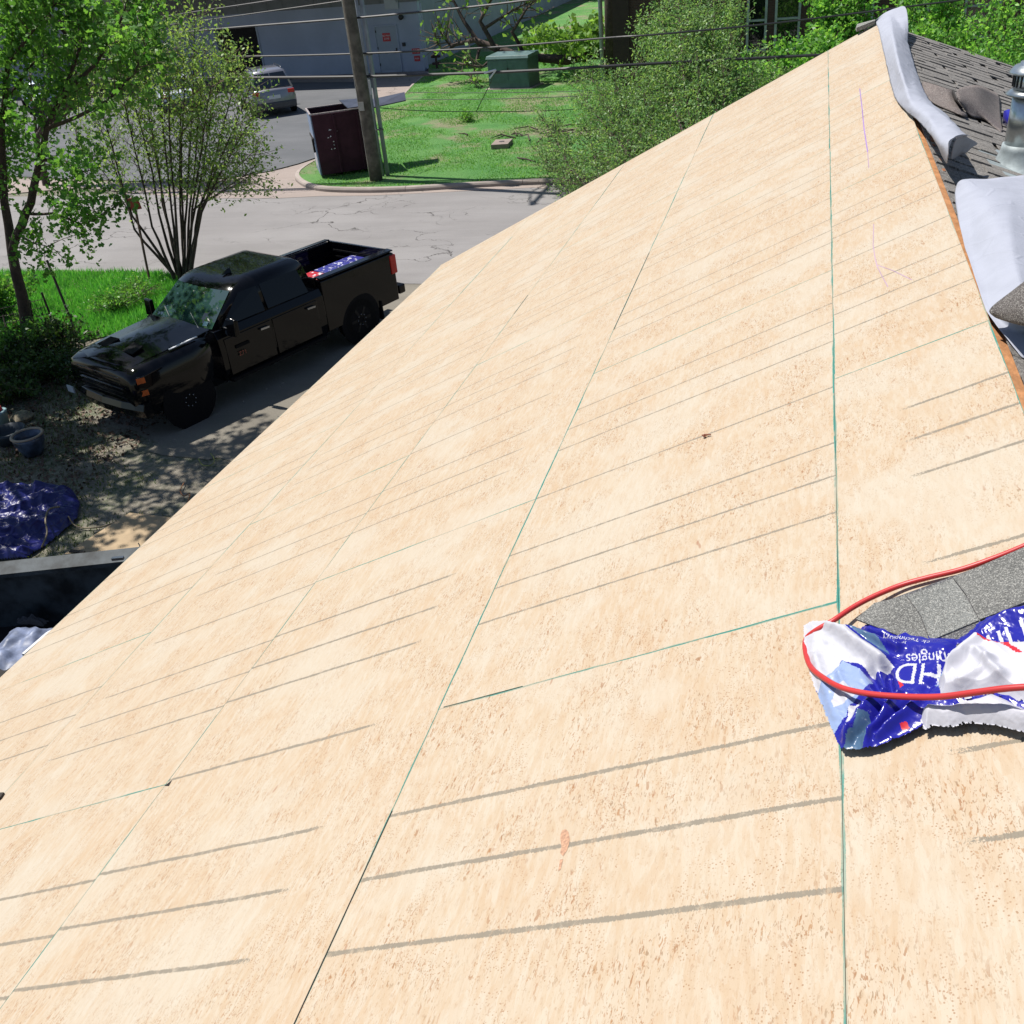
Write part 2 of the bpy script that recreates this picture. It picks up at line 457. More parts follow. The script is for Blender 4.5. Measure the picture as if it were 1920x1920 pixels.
def osb_mat(name='osb_board', marks=True):
    t = NT(name)
    uv = t.n('ShaderNodeUVMap').outputs[0]
    oi = t.n('ShaderNodeObjectInfo')
    off = t.n('ShaderNodeVectorMath', operation='ADD')
    cmb = t.n('ShaderNodeCombineXYZ')
    t.l(t.math('MULTIPLY', oi.outputs['Random'], 37.0), cmb.inputs[0]); t.l(t.math('MULTIPLY', oi.outputs['Random'], 91.0), cmb.inputs[1])
    t.l(uv, off.inputs[0]); t.l(cmb.outputs[0], off.inputs[1])
    v = off.outputs[0]
    # slight warp so that no strand is ruler straight
    nz = t.n('ShaderNodeTexNoise'); nz.inputs['Scale'].default_value = 6; nz.inputs['Detail'].default_value = 3
    t.l(v, nz.inputs['Vector'])
    ws = t.n('ShaderNodeVectorMath', operation='SCALE'); t.l(nz.outputs['Color'], ws.inputs[0]); ws.inputs['Scale'].default_value = 0.018
    wa = t.n('ShaderNodeVectorMath', operation='ADD'); t.l(v, wa.inputs[0]); t.l(ws.outputs[0], wa.inputs[1]); wv = wa.outputs[0]
    cream, tan = (0.455, 0.388, 0.300), (0.440, 0.345, 0.245)
    c = t.mix(t.ramp(t.noise(v, 3.0, 4, 0.6), 0.38, 0.68), cream, tan)
    # broad pale / warm strands in several directions
    for ang, sc, amt, colr in ((0.5, 12, 0.5, (0.475, 0.425, 0.35)), (1.25, 17, 0.38, (0.43, 0.32, 0.215)), (-0.7, 14, 0.4, (0.465, 0.41, 0.33)), (2.1, 20, 0.3, (0.42, 0.31, 0.20)), (0.1, 24, 0.3, (0.42, 0.325, 0.225)), (-1.3, 22, 0.3, (0.47, 0.42, 0.345))):
        mp = t.mapping(wv, (sc, sc * 4.2, 1), (0, 0, ang), (ang * 3, ang, 0))
        cell = t.voro(mp, 1.0, 'F1', 'Color')
        sep = t.n('ShaderNodeSeparateColor'); t.l(cell, sep.inputs[0])
        c = t.mix(t.ramp(sep.outputs[0], 0.6, 0.75, 0, amt), c, colr)
    # fine grain along strands
    gr = t.noise(t.mapping(wv, (25, 160, 1), (0, 0, 0.9)), 1.0, 3, 0.6)
    c = t.mix(t.ramp(gr, 0.5, 0.75, 0, 0.18), c, (0.33, 0.23, 0.145))
    # little dark flecks and knots
    for ang, sc, lo, hi, amt, colr in ((0.9, 30, 0.68, 0.72, 0.8, (0.26, 0.125, 0.05)), (-0.4, 44, 0.67, 0.71, 0.75, (0.31, 0.165, 0.07)), (1.9, 60, 0.66, 0.70, 0.7, (0.22, 0.135, 0.07)), (0.2, 40, 0.68, 0.72, 0.6, (0.30, 0.16, 0.085))):
        f = t.noise(t.mapping(wv, (sc, sc * 3.2, 1), (0, 0, ang), (7 * ang, 2, 0)), 1.0, 2.5, 0.65, 0.6)
        clus = t.ramp(t.noise(v, 5, 3, 0.6), 0.42, 0.62, 0.15, 1.0)
        c = t.mix(t.math('MULTIPLY', t.ramp(f, lo - 0.06, hi - 0.06, 0, amt), clus), c, colr)
    # clusters of pin-sized specks, as in weathered board
    pts_ = t.voro(wv, 150, 'F1', 'Distance'); pcl = t.ramp(t.noise(v, 7, 4, 0.7), 0.47, 0.60)
    c = t.mix(t.math('MULTIPLY', t.ramp(pts_, 0.20, 0.30, 0.8, 0), pcl), c, (0.27, 0.15, 0.075))
    pale = t.ramp(t.noise(v, 1.6, 4, 0.6), 0.5, 0.62, 0, 0.45)
    c = t.mix(pale, c, (0.465, 0.43, 0.365))
    big = t.noise(t.mapping(wv, (6, 22, 1), (0, 0, 1.35), (3, 9, 0)), 1.0, 2, 0.5)
    c = t.mix(t.ramp(big, 0.755, 0.785, 0, 0.55), c, (0.27, 0.115, 0.055))
    if marks:
        sx = t.n('ShaderNodeSeparateXYZ'); t.l(uv, sx.inputs[0]); u, w = sx.outputs[0], sx.outputs[1]
        fuzz = t.noise(v, 160, 3, 0.8); fz2 = t.noise(v, 18, 2, 0.6)
        wob = t.math('MULTIPLY', t.math('SUBTRACT', t.noise(t.mapping(v, (0.3, 4, 1)), 1.0, 3, 0.6), 0.5), 0.008)
        uu = t.math('ADD', u, wob)
        dmin = None
        for k in (2, 3, 4, 6, 8, 9, 10):
            d = t.math('ABSOLUTE', t.math('SUBTRACT', uu, 0.2032 * k))
            dmin = d if dmin is None else t.math('MINIMUM', dmin, d)
        jag = t.math('MULTIPLY', t.math('SUBTRACT', t.noise(t.mapping(v, (70, 230, 1)), 1.0, 3, 0.8), 0.5), 0.016)
        wid = t.n('ShaderNodeAttribute', attribute_type='OBJECT', attribute_name='mark_width').outputs['Fac']
        edge = t.math('ADD', wid, t.math('ADD', t.math('MULTIPLY', t.math('SUBTRACT', fz2, 0.5), 0.0085), jag))
        on = t.math('LESS_THAN', dmin, edge)
        lo = t.n('ShaderNodeAttribute', attribute_type='OBJECT', attribute_name='mark_low').outputs['Fac']
        hi = t.n('ShaderNodeAttribute', attribute_type='OBJECT', attribute_name='mark_high').outputs['Fac']
        fade = t.math('MULTIPLY', t.math('SUBTRACT', fuzz, 0.5), 0.25)
        wf = t.math('ADD', w, fade)
        on = t.math('MULTIPLY', on, t.math('GREATER_THAN', wf, lo)); on = t.math('MULTIPLY', on, t.math('LESS_THAN', wf, hi))
        on = t.math('MULTIPLY', on, t.ramp(t.noise(v, 30, 5, 0.75), 0.34, 0.50, 0.45, 0.9))
        c = t.mix(on, c, (0.195, 0.175, 0.14))
        wdt = t.n('ShaderNodeAttribute', attribute_type='OBJECT', attribute_name='sheet_height').outputs['Fac']
        lnx = t.n('ShaderNodeAttribute', attribute_type='OBJECT', attribute_name='sheet_length').outputs['Fac']
        de = t.math('MINIMUM', t.math('MINIMUM', w, t.math('SUBTRACT', wdt, w)), t.math('MINIMUM', u, t.math('SUBTRACT', lnx, u)))
        ew = t.math('ADD', 0.0016, t.math('MULTIPLY', t.ramp(t.noise(v, 3.2, 3, 0.6), 0.35, 0.65), 0.0034))
        ew = t.math('ADD', ew, t.math('MULTIPLY', t.math('SUBTRACT', fuzz, 0.5), 0.004))
        te = t.math('LESS_THAN', de, ew)
        c = t.mix(t.math('MULTIPLY', te, t.math('MULTIPLY', t.ramp(t.noise(v, 9, 4, 0.7), 0.33, 0.45, 0.3, 0.95), t.ramp(t.noise(v, 1.1, 3, 0.6), 0.42, 0.56, 0.12, 1.0))), c, (0.025, 0.215, 0.185))
    c = t.mix(1.0, c, (0.92, 0.897, 0.865), 'MULTIPLY')
    t.base(c); t.set(Roughness=0.72); t.b.inputs['Specular IOR Level'].default_value = 0.35
    hgt = t.math('ADD', gr, t.noise(v, 90, 3, 0.6))
    t.bump(hgt, 0.22, 0.004)
    return t.m

M_OSB = osb_mat()
M_OSBP = osb_mat('plain_osb', False)
M_EDGE = mat('teal_sealed_edge', (0.03, 0.22, 0.19), 0.8, var=0.3, scale=20, bump=0)
M_DARKW = mat('dark_underside', (0.035, 0.028, 0.022), 0.9, bump=0.2)
M_FASCIA = mat('fascia_paint', (0.20, 0.17, 0.14), 0.7)
M_WALL = mat('house_siding', (0.10, 0.075, 0.06), 0.8, bump=0.2)
M_ORANGE = mat('fresh_lumber', (0.42, 0.20, 0.085), 0.8, var=0.25, scale=14, bump=0.5, bscale=60)
M_SHING = None
def shingle_mat(name, a, b, gr=230, sparkle=0.5):
    t = NT(name); v = t.pos(); oi = t.n('ShaderNodeObjectInfo').outputs['Random']
    c = t.mix(oi, a, b)
    c = t.mix(t.ramp(t.noise(v, 7, 4, 0.6), 0.35, 0.65, 0, 0.5), c, tuple(x * 0.62 for x in a))
    g = t.voro(v, gr, 'F1', 'Color'); sp = t.n('ShaderNodeSeparateColor'); t.l(g, sp.inputs[0])
    c = t.mix(t.ramp(sp.outputs[0], 0.72, 0.8, 0, sparkle), c, (0.48, 0.47, 0.43))
    c = t.mix(t.ramp(sp.outputs[1], 0.72, 0.8, 0, 0.6), c, (0.035, 0.033, 0.03))
    t.base(c); t.set(Roughness=0.95); t.bump(t.noise(v, gr, 2, 0.6), 0.7, 0.004); return t.m
M_SHING = shingle_mat('weathered_shingle', (0.175, 0.162, 0.150), (0.215, 0.20, 0.185), 160, 0.25)
M_SHING2 = shingle_mat('new_grey_shingle', (0.165, 0.165, 0.155), (0.18, 0.18, 0.165), 300, 0.85)
M_ASPH = mat('asphalt_backing', (0.055, 0.05, 0.046), 0.6, var=0.3, scale=60, bump=0.3, bscale=200)

house = thing('house', 'house under repair whose roof slope is bare pale wood sheathing, filling the foreground', 'house')

COURSE = [lambda y: -0.004, lambda y: 0.504, lambda y: 1.705 + 0.0075 * (y - 1), lambda y: 2.955 - 0.011 * (y - 1), lambda y: 4.25 - 0.018 * (y - 2), lambda y: 5.88 - 0.062 * (y - 3.5)]
RAKE = lambda s: 11.43 - 0.055 * s
ENDS = [[-2.2, 0.79, 3.23, 5.67, 8.11, 10.55, 99], [-2.93, -0.49, 1.95, 4.40, 6.84, 9.28, 99], [-1.7, 0.74, 3.17, 5.61, 8.04, 10.48, 99], [-2.93, -0.5, 1.94, 4.38, 6.82, 9.26, 99], [-1.6, 0.86, 3.32, 5.78, 8.22, 10.66, 99]]
MARKR = [(0.2, 9.0), (-1.0, 9.0), (-1.0, 1.02), (0.13, 9.0), (-1.0, 9.0)]
rr = random.Random(5)
LIGHT = []
for k in range(5):
    for i in range(len(ENDS[k]) - 1):
        ya, yb = ENDS[k][i], ENDS[k][i + 1]
        lastone = yb > 50
        g = 0.0003 + rr.random() * 0.0004
        b = MB(); P = []; UV = []
        hi_off = 0.0
        for (yy, side) in ((ya, 0), (yb, 1)):
            row = []
            for c_ in (0, 1):
                fn = COURSE[k + c_]
                if side == 1 and lastone:
                    s = fn(10.5); y = RAKE(s)
                else:
                    y = yy
                    s = fn(y)
                s += g if c_ == 0 else (-g if k < 4 else 0)
                if not (side == 1 and lastone): y += g if side == 0 else -g
                row.append((s, y))
            P.append(row)
        if lastone and P[0][0][1] > P[1][0][1] - 0.2: continue
        # P[0] near end (upper, lower), P[1] far end
        top = [RP(*P[0][0], 0), RP(*P[0][1], 0), RP(*P[1][1], 0), RP(*P[1][0], 0)]
        bot = [RP(*P[0][0], -0.0115), RP(*P[0][1], -0.0115), RP(*P[1][1], -0.0115), RP(*P[1][0], -0.0115)]
        me = bpy.data.meshes.new('roof_sheet')
        me.from_pydata([tuple(q) for q in top + bot], [], [(0, 1, 2, 3), (7, 6, 5, 4), (0, 4, 5, 1), (1, 5, 6, 2), (2, 6, 7, 3), (3, 7, 4, 0)])
        me.materials.append(M_OSB); me.materials.append(M_EDGE)
        for pi in (2, 3, 4, 5): me.polygons[pi].material_index = 1
        if k == 4: me.polygons[3].material_index = 0
        if lastone: me.polygons[4].material_index = 0
        hgt = P[0][1][0] - P[0][0][0]; ln = P[1][0][1] - P[0][0][1]
        uvl = me.uv_layers.new(name='UVMap')
        cor = {0: (0, hgt), 1: (0, 0), 2: (ln, 0), 3: (ln, hgt)}
        for lp_ in me.loops:
            vi = lp_.vertex_index % 4
            uvl.data[lp_.index].uv = cor[vi]
        o = bpy.data.objects.new('roof_sheet', me); link(o, house)
        o['mark_low'] = MARKR[k][0] + rr.uniform(-0.03, 0.05); o['mark_high'] = MARKR[k][1] + rr.uniform(-0.1, 0.1)
        if k == 0: o['mark_low'] = -1.0 if i > 1 else (0.22 if i == 1 else 0.3)
        o['mark_width'] = (0.0062 if P[0][0][1] < 1.9 else 0.0046) if k != 4 else 0.0052
        if k == 1 and i == 2: o['mark_width'] = 0.0046
        o['sheet_height'] = hgt; o['sheet_length'] = ln

# decking support, a plane painted dark so the sheet gaps read shaded, fascia, walls
b = MB(); b.hexa([RP(0.02, -3, -0.06), RP(5.3, -3, -0.06), RP(5.3, 11.05, -0.06), RP(0.02, 11.3, -0.06), RP(0.02, -3, -0.02), RP(5.3, -3, -0.02), RP(5.3, 11.05, -0.02), RP(0.02, 11.3, -0.02)])
b.build('roof_underside', M_DARKW, house)
b = MB(); e0, e1 = RP(5.83, -3, -0.012), RP(5.39, 11.0, -0.012)
b.hexa([RP(5.94, 0, -0.17) + Vector((0, -3, 0)), RP(5.97, 0, -0.17) + Vector((0, -3, 0)), RP(5.37, 10.98, -0.17), RP(5.34, 10.98, -0.17), RP(5.94, 0, -0.014) + Vector((0, -3, 0)), RP(5.97, 0, -0.014) + Vector((0, -3, 0)), RP(5.37, 10.98, -0.014), RP(5.34, 10.98, -0.014)])
b.build('fascia_board', M_FASCIA, house)
b = MB(); b.hexa([RP(0.1, 11.28, -0.17), RP(5.3, 11.02, -0.17), RP(5.3, 11.06, -0.17), RP(0.1, 11.32, -0.17), RP(0.1, 11.28, -0.014), RP(5.3, 11.02, -0.014), RP(5.3, 11.06, -0.014), RP(0.1, 11.32, -0.014)])
b.build('rake_board', M_FASCIA, house)
b = MB(); b.box((-4.1, -3, 0), (-4.0, 10.7, 2.9)); b.box((-4.1, 10.6, 0), (5.5, 10.7, 2.9))
b.add([(-4.0, 10.65, 2.9), (5.4, 10.65, 2.9), (0.7, 10.65, 5.0)], [(0, 1, 2)])
b.build('wall', M_WALL, house)
# the other slope: deck, then shingles laid in rows, thick ends towards the viewer
b = MB(); b.hexa([BP(0.66, -1.5, -0.05), BP(4.6, -1.5, -0.05), BP(4.6, 11.45, -0.05), BP(0.66, 11.45, -0.05), BP(0.66, -1.5, -0.008), BP(4.6, -1.5, -0.008), BP(4.6, 11.45, -0.008), BP(0.66, 11.45, -0.008)])
b.build('back_slope_deck', M_DARKW, house)
rs = random.Random(11)
variants = []
for vi in range(6):
    b = MB(); x = 0.0
    while x < 0.998:
        w_ = min(rs.choice([0.12, 0.16, 0.2, 0.24]), 1.0 - x)
        h_ = rs.choice([0.007, 0.010, 0.014]); y0 = rs.choice([0.0, 0.0, -0.006])
        # wedge: thick near end, thin far end
        b.add([(x, y0, 0.001), (x + w_ - 0.002, y0, 0.001), (x + w_ - 0.002, 0.24, 0.001), (x, 0.24, 0.001), (x, y0, h_), (x + w_ - 0.002, y0, h_), (x + w_ - 0.002, 0.24, 0.004), (x, 0.24, 0.004)],
              [(0, 3, 2, 1), (4, 5, 6, 7), (0, 1, 5, 4), (1, 2, 6, 5), (2, 3, 7, 6), (3, 0, 4, 7)])
        x += w_
    o = b.build('shingle', M_SHING, house)
    variants.append(o)
yb = 2.2; row = 0
bx = Vector((1, 0, -0.36)).normalized()
used = 0
while yb < 11.35:
    x = 0.63 - (row % 4) * 0.24
    j = 0
    while x < 3.3:
        if x + 0.94 > 0.64:
            src_ = variants[rs.randrange(6)]
            x0_ = max(x, 0.635)
            o = src_ if used < 6 and src_.get('_u') is None else src_.copy()
            if o is src_: o['_u'] = 1; used += 1
            else: COL.objects.link(o)
            o.parent = house
            M = Matrix((bx, Vector((0, 1, 0)), NB)).transposed().to_4x4()
            sc = Matrix.Diagonal(((x + 0.94 - x0_) / 1.0, 1, 1, 1))
            o.matrix_local = Matrix.Translation(BP(x0_, yb + rs.uniform(-0.004, 0.004), 0.0)) @ M @ sc
        x += 0.94; j += 1
    yb += 0.19; row += 1
for o in variants:
    if '_u' in o: del o['_u']
for o in bpy.data.objects:
    if '_u' in o: del o['_u']
# ragged board edges left of the opened ridge
def strip(name, pts, w, h, m, parent=house):
    b = MB()
    for i in range(len(pts) - 1):
        b.bar(pts[i], pts[i + 1], w, h, up=NRM)
    return b.build(name, m, parent)
b = MB(); b.hexa([(0.602, -1, 5.22), (0.655, -1, 5.22), (0.655, 11.2, 5.22), (0.602, 11.2, 5.22), (0.602, -1, 5.300), (0.655, -1, 5.285), (0.655, 11.2, 5.285), (0.602, 11.2, 5.300)])
b.build('ridge_board', M_ORANGE, house)
rj = random.Random(3)
b = MB(); y = 2.6
while y < 6.6:
    ln = rj.uniform(0.03, 0.12); h = rj.uniform(-0.02, 0.012)
    b.box((0.652 + rj.uniform(-0.006, 0.006), y, 5.20), (0.672 + rj.uniform(-0.006, 0.01), y + ln, 5.296 + h)); y += ln * rj.uniform(0.9, 1.5)
o = b.build('splintered_edge', mat('splinter', (0.22, 0.085, 0.035), 0.9, var=0.4, scale=25, bump=0.4), house)
# purple carpenter's pencil marks on the top course
M_PEN = mat('purple_pencil', (0.22, 0.13, 0.38), 0.8, var=0.2, bump=0)
M_PEN2 = mat('faint_purple_pencil', (0.34, 0.22, 0.34), 0.8, var=0.2, bump=0)
def ribbon(name, pts, w, m, off=0.0006):
    rows = []
    for i, (s, y) in enumerate(pts):
        s2, y2 = pts[min(i + 1, len(pts) - 1)]; s1, y1 = pts[max(i - 1, 0)]
        t = Vector((s2 - s1, y2 - y1)); t.normalize(); n = Vector((-t.y, t.x)) * w / 2
        rows.append([RP(s - n.x, y - n.y, off), RP(s + n.x, y + n.y, off)])
    return MB().grid(rows).build(name, m, house)
ribbon('pencil_mark', [(0.263, 8.384), (0.269, 7.655), (0.278, 6.938), (0.279, 6.248)], 0.006, M_PEN)
ribbon('pencil_mark', [(0.279, 6.248), (0.286, 5.868)], 0.004, M_PEN2)
ribbon('pencil_mark', [(0.303, 4.800), (0.318, 4.491), (0.317, 4.301), (0.313, 4.189), (0.298, 4.035), (0.284, 3.903)], 0.003, M_PEN2)
ribbon('pencil_mark', [(0.312, 4.209), (0.254, 4.057), (0.194, 3.870)], 0.003, M_PEN2)
# small gap corners and a stray dark notch
M_JNT = mat('dark_teal_joint', (0.010, 0.055, 0.045), 0.9, bump=0)
M_HOLE = mat('open_gap', (0.012, 0.010, 0.008), 0.9, bump=0)
def patch(name, pts, m, off=0.0008):
    b = MB(); b.add([RP(s, y, off) for s, y in pts], [tuple(range(len(pts)))]); return b.build(name, m, house)
patch('corner_gap', [(2.947, 1.934), (2.915, 1.926), (2.922, 1.956), (2.941, 1.940)], M_HOLE)
def seam(k, y0, y1, n=9): return [(COURSE[k](y0 + (y1 - y0) * i / n) - .0008, y0 + (y1 - y0) * i / n) for i in range(n + 1)]
ribbon('open_joint', seam(2, 0.6, 1.56), 0.0040, M_HOLE, 0.0009)
ribbon('open_joint', seam(2, 5.0, 6.4), 0.006, M_JNT, 0.0009)
ribbon('open_joint', [(1.696, 1.954), (1.620, 1.953), (1.412, 1.952)], 0.0030, M_JNT, 0.0009)
ribbon('open_joint', seam(3, 6.55, 6.95), 0.008, M_JNT, 0.0009)
ribbon('open_joint', seam(4, 8.5, 10.3), 0.009, M_EDGE, 0.0009)
patch('knot', [(1.132, 1.383), (1.124, 1.385), (1.115, 1.376), (1.106, 1.356), (1.104, 1.339), (1.105, 1.323), (1.111, 1.309), (1.121, 1.319), (1.122, 1.336), (1.132, 1.361), (1.134, 1.375)], mat('red_knot', (0.37, 0.215, 0.135), 0.8, var=0.3, scale=160, bump=0))
patch('knot', [(1.117, 1.301), (1.109, 1.301), (1.108, 1.275), (1.113, 1.270)], bpy.data.materials['red_knot'])

# shingle scrap at the left picture edge, wood chip on the sheathing
b = MB(); b.hexa([RP(*(4.232, 2.127)[:2], 0.002), RP(*(4.323, 2.202)[:2], 0.002), RP(*(4.227, 2.184)[:2], 0.002), RP(*(4.215, 2.154)[:2], 0.002)] + [RP(*(4.232, 2.127)[:2], 0.012), RP(*(4.323, 2.202)[:2], 0.012), RP(*(4.227, 2.184)[:2], 0.012), RP(*(4.215, 2.154)[:2], 0.012)])
tag(b.build('shingle_scrap', M_DARKW), 'tiny dark scrap lying on the bare sheathing at the left edge of the picture', 'scrap')
chip = MB()
for i, (u0, v0, l, a) in enumerate([(1318, 822, 0.028, 0.4), (1326, 818, 0.02, -0.5), (1330, 821, 0.018, 0.9)]):
    s, y = (0.975, 3.147)
    s += (i - 1) * 0.007
    chip.bar(RP(s - math.cos(a) * l / 2, y - math.sin(a) * l / 2, 0.006), RP(s + math.cos(a) * l / 2, y + math.sin(a) * l / 2, 0.012), 0.005, 0.003, up=NRM)
tag(chip.build('wood_chip', mat('red_chip', (0.16, 0.045, 0.02), 0.8, bump=0)), 'small reddish brown splinter of wood on the bare sheathing mid slope', 'splinter')

# ================================================================ grey building behind the parking lot
M_GREYW = mat('blue_grey_wall_paint', (0.36, 0.40, 0.50), 0.8, var=0.07, scale=0.7, bump=0.15, bscale=30)
M_SIDING = mat('grey_metal_siding', (0.17, 0.178, 0.185), 0.6, var=0.08, bump=0.05)
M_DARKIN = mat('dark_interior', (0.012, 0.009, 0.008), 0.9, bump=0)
M_DOOR = mat('grey_door_paint', (0.32, 0.36, 0.42), 0.6, var=0.05, bump=0)
M_RED = mat('red_sign_paint', (0.50, 0.03, 0.035), 0.5, var=0.06, bump=0)
M_SIGNW = mat('white_lettering', (0.75, 0.72, 0.72), 0.6, var=0.02, bump=0)
M_PALEG = mat('pale_glass', (0.35, 0.40, 0.46), 0.15, var=0.05, bump=0)
M_GLASS = glass_mat('dark_glass', (0.008, 0.010, 0.011))
bA = Vector((-19.80, 52.56, 0)); bB = Vector((-27.55, 53.42, 0))
bU = (bB - bA).normalized(); bN = Vector((bU.y, -bU.x, 0)); bN = bN if bN.y < 0 else -bN
def BW(a, z, d=0.0):                     # along the wall from its corner, height, out of the wall
    return bA + bU * a + bN * d + Vector((0, 0, z))
def wbox(b, a0, a1, z0, z1, d0, d1):
    return b.hexa([BW(a0, z0, d0), BW(a1, z0, d0), BW(a1, z0, d1), BW(a0, z0, d1), BW(a0, z1, d0), BW(a1, z1, d0), BW(a1, z1, d1), BW(a0, z1, d1)])
bld = thing('grey_building', 'long blue grey building with a dark bay opening, behind the parking lot', 'building')
DA0, DA1 = 10.15, 12.95                  # dark bay
b = MB(); wbox(b, 0, DA0, 0, 3.3, -0.3, 0); wbox(b, DA1, 38, 0, 3.3, -0.3, 0); wbox(b, DA0, DA1, 2.62, 3.3, -0.3, 0)
b.build('wall', M_GREYW, bld)
b = MB(); wbox(b, -0.05, 38, 3.3, 6.8, -0.3, 0.035)
b.build('upper_siding', M_SIDING, bld)
for i in range(38):
    b = MB(); wbox(b, i + 0.1, i + 0.16, 3.32, 6.6, 0.035, 0.06); b.build('siding_rib', M_SIDING, bld)
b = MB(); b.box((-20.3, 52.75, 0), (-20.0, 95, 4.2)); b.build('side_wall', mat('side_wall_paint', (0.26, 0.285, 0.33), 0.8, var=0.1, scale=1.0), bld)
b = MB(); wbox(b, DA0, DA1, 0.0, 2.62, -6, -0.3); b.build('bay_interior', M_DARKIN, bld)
b = MB(); wbox(b, DA0 - 0.1, DA0, 0, 2.7, 0, 0.04); wbox(b, DA1, DA1 + 0.1, 0, 2.7, 0, 0.04); wbox(b, DA0 - 0.1, DA1 + 0.1, 2.62, 2.72, 0.0, 0.045); b.build('bay_frame', M_DOOR, bld)
b = MB(); wbox(b, -0.4, 38.5, 4.55, 4.75, -0.3, 4.8); b.build('shade_canopy', M_SIDING, bld)  # deep slab above the view, added to shade the wall and ground
b = MB(); wbox(b, -0.4, 38.5, 6.8, 6.95, -12, 0.5); b.build('roof', M_SIDING, bld)
b = MB(); wbox(b, 16.2, 38, 4.2, 4.55, 4.6, 4.8); b.build('fascia', mat('pale_fascia', (0.26, 0.30, 0.36), 0.6), bld)
# service door
door = MB(); wbox(door, 1.38, 2.62, 0.12, 2.22, 0.004, 0.03)
door = door.build('door', M_DOOR, bld)
b = MB(); wbox(b, 1.30, 1.37, 0.05, 2.30, 0, 0.06); wbox(b, 2.63, 2.70, 0.05, 2.30, 0, 0.06); wbox(b, 1.30, 2.70, 2.235, 2.31, 0.0, 0.065); b.build('door_frame', M_GREYW, bld)
b = MB(); wbox(b, 1.46, 1.52, 0.95, 1.18, 0.03, 0.07); wbox(b, 1.50, 1.62, 1.02, 1.06, 0.07, 0.10); b.build('handle', BLACK_PL, door)
for z in (0.35, 1.15, 1.95):
    b = MB(); wbox(b, 2.58, 2.63, z, z + 0.12, 0.03, 0.045); b.build('hinge', BLACK_PL, door)
b = MB(); wbox(b, 2.02, 2.06, 0.12, 2.22, 0.03, 0.036)
b = MB(); wbox(b, 0.95, 1.10, 1.25, 1.42, 0, 0.09); b.build('keypad_box', BLACK_PL, bld)
b = MB(); Mx = Matrix((bU, Vector((0, 0, 1)), bN)).transposed().to_4x4()
b.lathe([(0.10, 0.0), (0.10, 0.10), (0.13, 0.16), (0.05, 0.2)], 16, BW(0.95, 2.62, 0), Mx); b.build('wall_lamp', BLACK_PL, bld)
b = MB(); wbox(b, 1.05, 1.85, 3.02, 4.0, 0.036, 0.06); b.build('window', M_PALEG, bld)
def text_obj(name, body, size, m, parent, origin, xdir, ydir, extr=0.002, align='CENTER', shear=0.0, bold=0.0):
    cu = bpy.data.curves.new(name, 'FONT'); cu.body = body; cu.size = size; cu.extrude = extr; cu.align_x = align; cu.align_y = 'CENTER'; cu.shear = shear; cu.offset = bold
    to = bpy.data.objects.new(name + '_tmp', cu); COL.objects.link(to)
    bpy.context.view_layer.update()
    me = bpy.data.meshes.new_from_object(to.evaluated_get(bpy.context.evaluated_depsgraph_get()))
    bpy.data.objects.remove(to)
    x, y = Vector(xdir).normalized(), Vector(ydir).normalized(); z = x.cross(y)
    M = Matrix((x, y, z)).transposed().to_4x4(); M.translation = Vector(origin)
    me.transform(M); me.name = name
    me.materials.clear(); me.materials.append(m)
    o = bpy.data.objects.new(name, me); link(o, parent); return o
UP = Vector((0, 0, 1))
def wall_sign(nm, label, a, z, w, h, lines, tsize, border=True):
    b = MB(); wbox(b, a - w / 2, a + w / 2, z - h / 2, z + h / 2, 0.004, 0.012)
    root = thing('sign', label, 'sign', BW(a, z, 0.01), 0)
    inv = -Vector(root.location)
    def put(o): o.location = inv; return o
    put(b.build('panel', M_RED, root))
    n = len(lines)
    for i, tx in enumerate(lines):
        zz = z + (n - 1) * tsize * 0.62 - i * tsize * 1.24
        put(text_obj('lettering', tx, tsize, M_SIGNW, root, BW(a, zz, 0.016), -bU, UP, 0.001))
    return root
s1 = wall_sign('s', 'small red NO PARKING ZONE sign fixed high on the service door', 2.0, 1.72, 0.46, 0.40, ['NO PARK', 'ZONE'], 0.115)
for o in (s1,):
    o.location = Vector(o.location) + bN * 0.032
s2 = wall_sign('s', 'red outlined FIRE sign on the wall right of the door, upper one of two', 0.38, 0.98, 0.46, 0.26, ['FIRE'], 0.2)
s3 = wall_sign('s', 'small solid red sign on the wall right of the door, lower one of two', 0.36, 0.62, 0.34, 0.26, ['RISER'], 0.1)
# downpipe, hose bib and graffiti panel on the corner
b = MB(); b.tube([BW(-0.22, 0.1, 0.03), BW(-0.22, 3.2, 0.03)], 0.05, 8); b.build('downpipe', M_GREYW, bld)
gb = MB(); gb.tube([(-19.0, 52.3, 0.12), (-19.0, 52.3, 0.75)], 0.06, 8); gb.tube([(-19.25, 52.3, 0.7), (-18.75, 52.3, 0.7)], 0.07, 8); gb.box((-19.2, 52.2, 0.3), (-18.8, 52.4, 0.42)); gb.lathe([(0.1, 0), (0.14, 0.05), (0.08, 0.16)], 10, (-19.0, 52.3, 0.8))
tag(gb.build('water_valve', mat('dark_red_iron', (0.06, 0.03, 0.03), 0.6, metal=0.3)), 'squat dark iron water valve standing beside the corner of the grey building', 'valve')

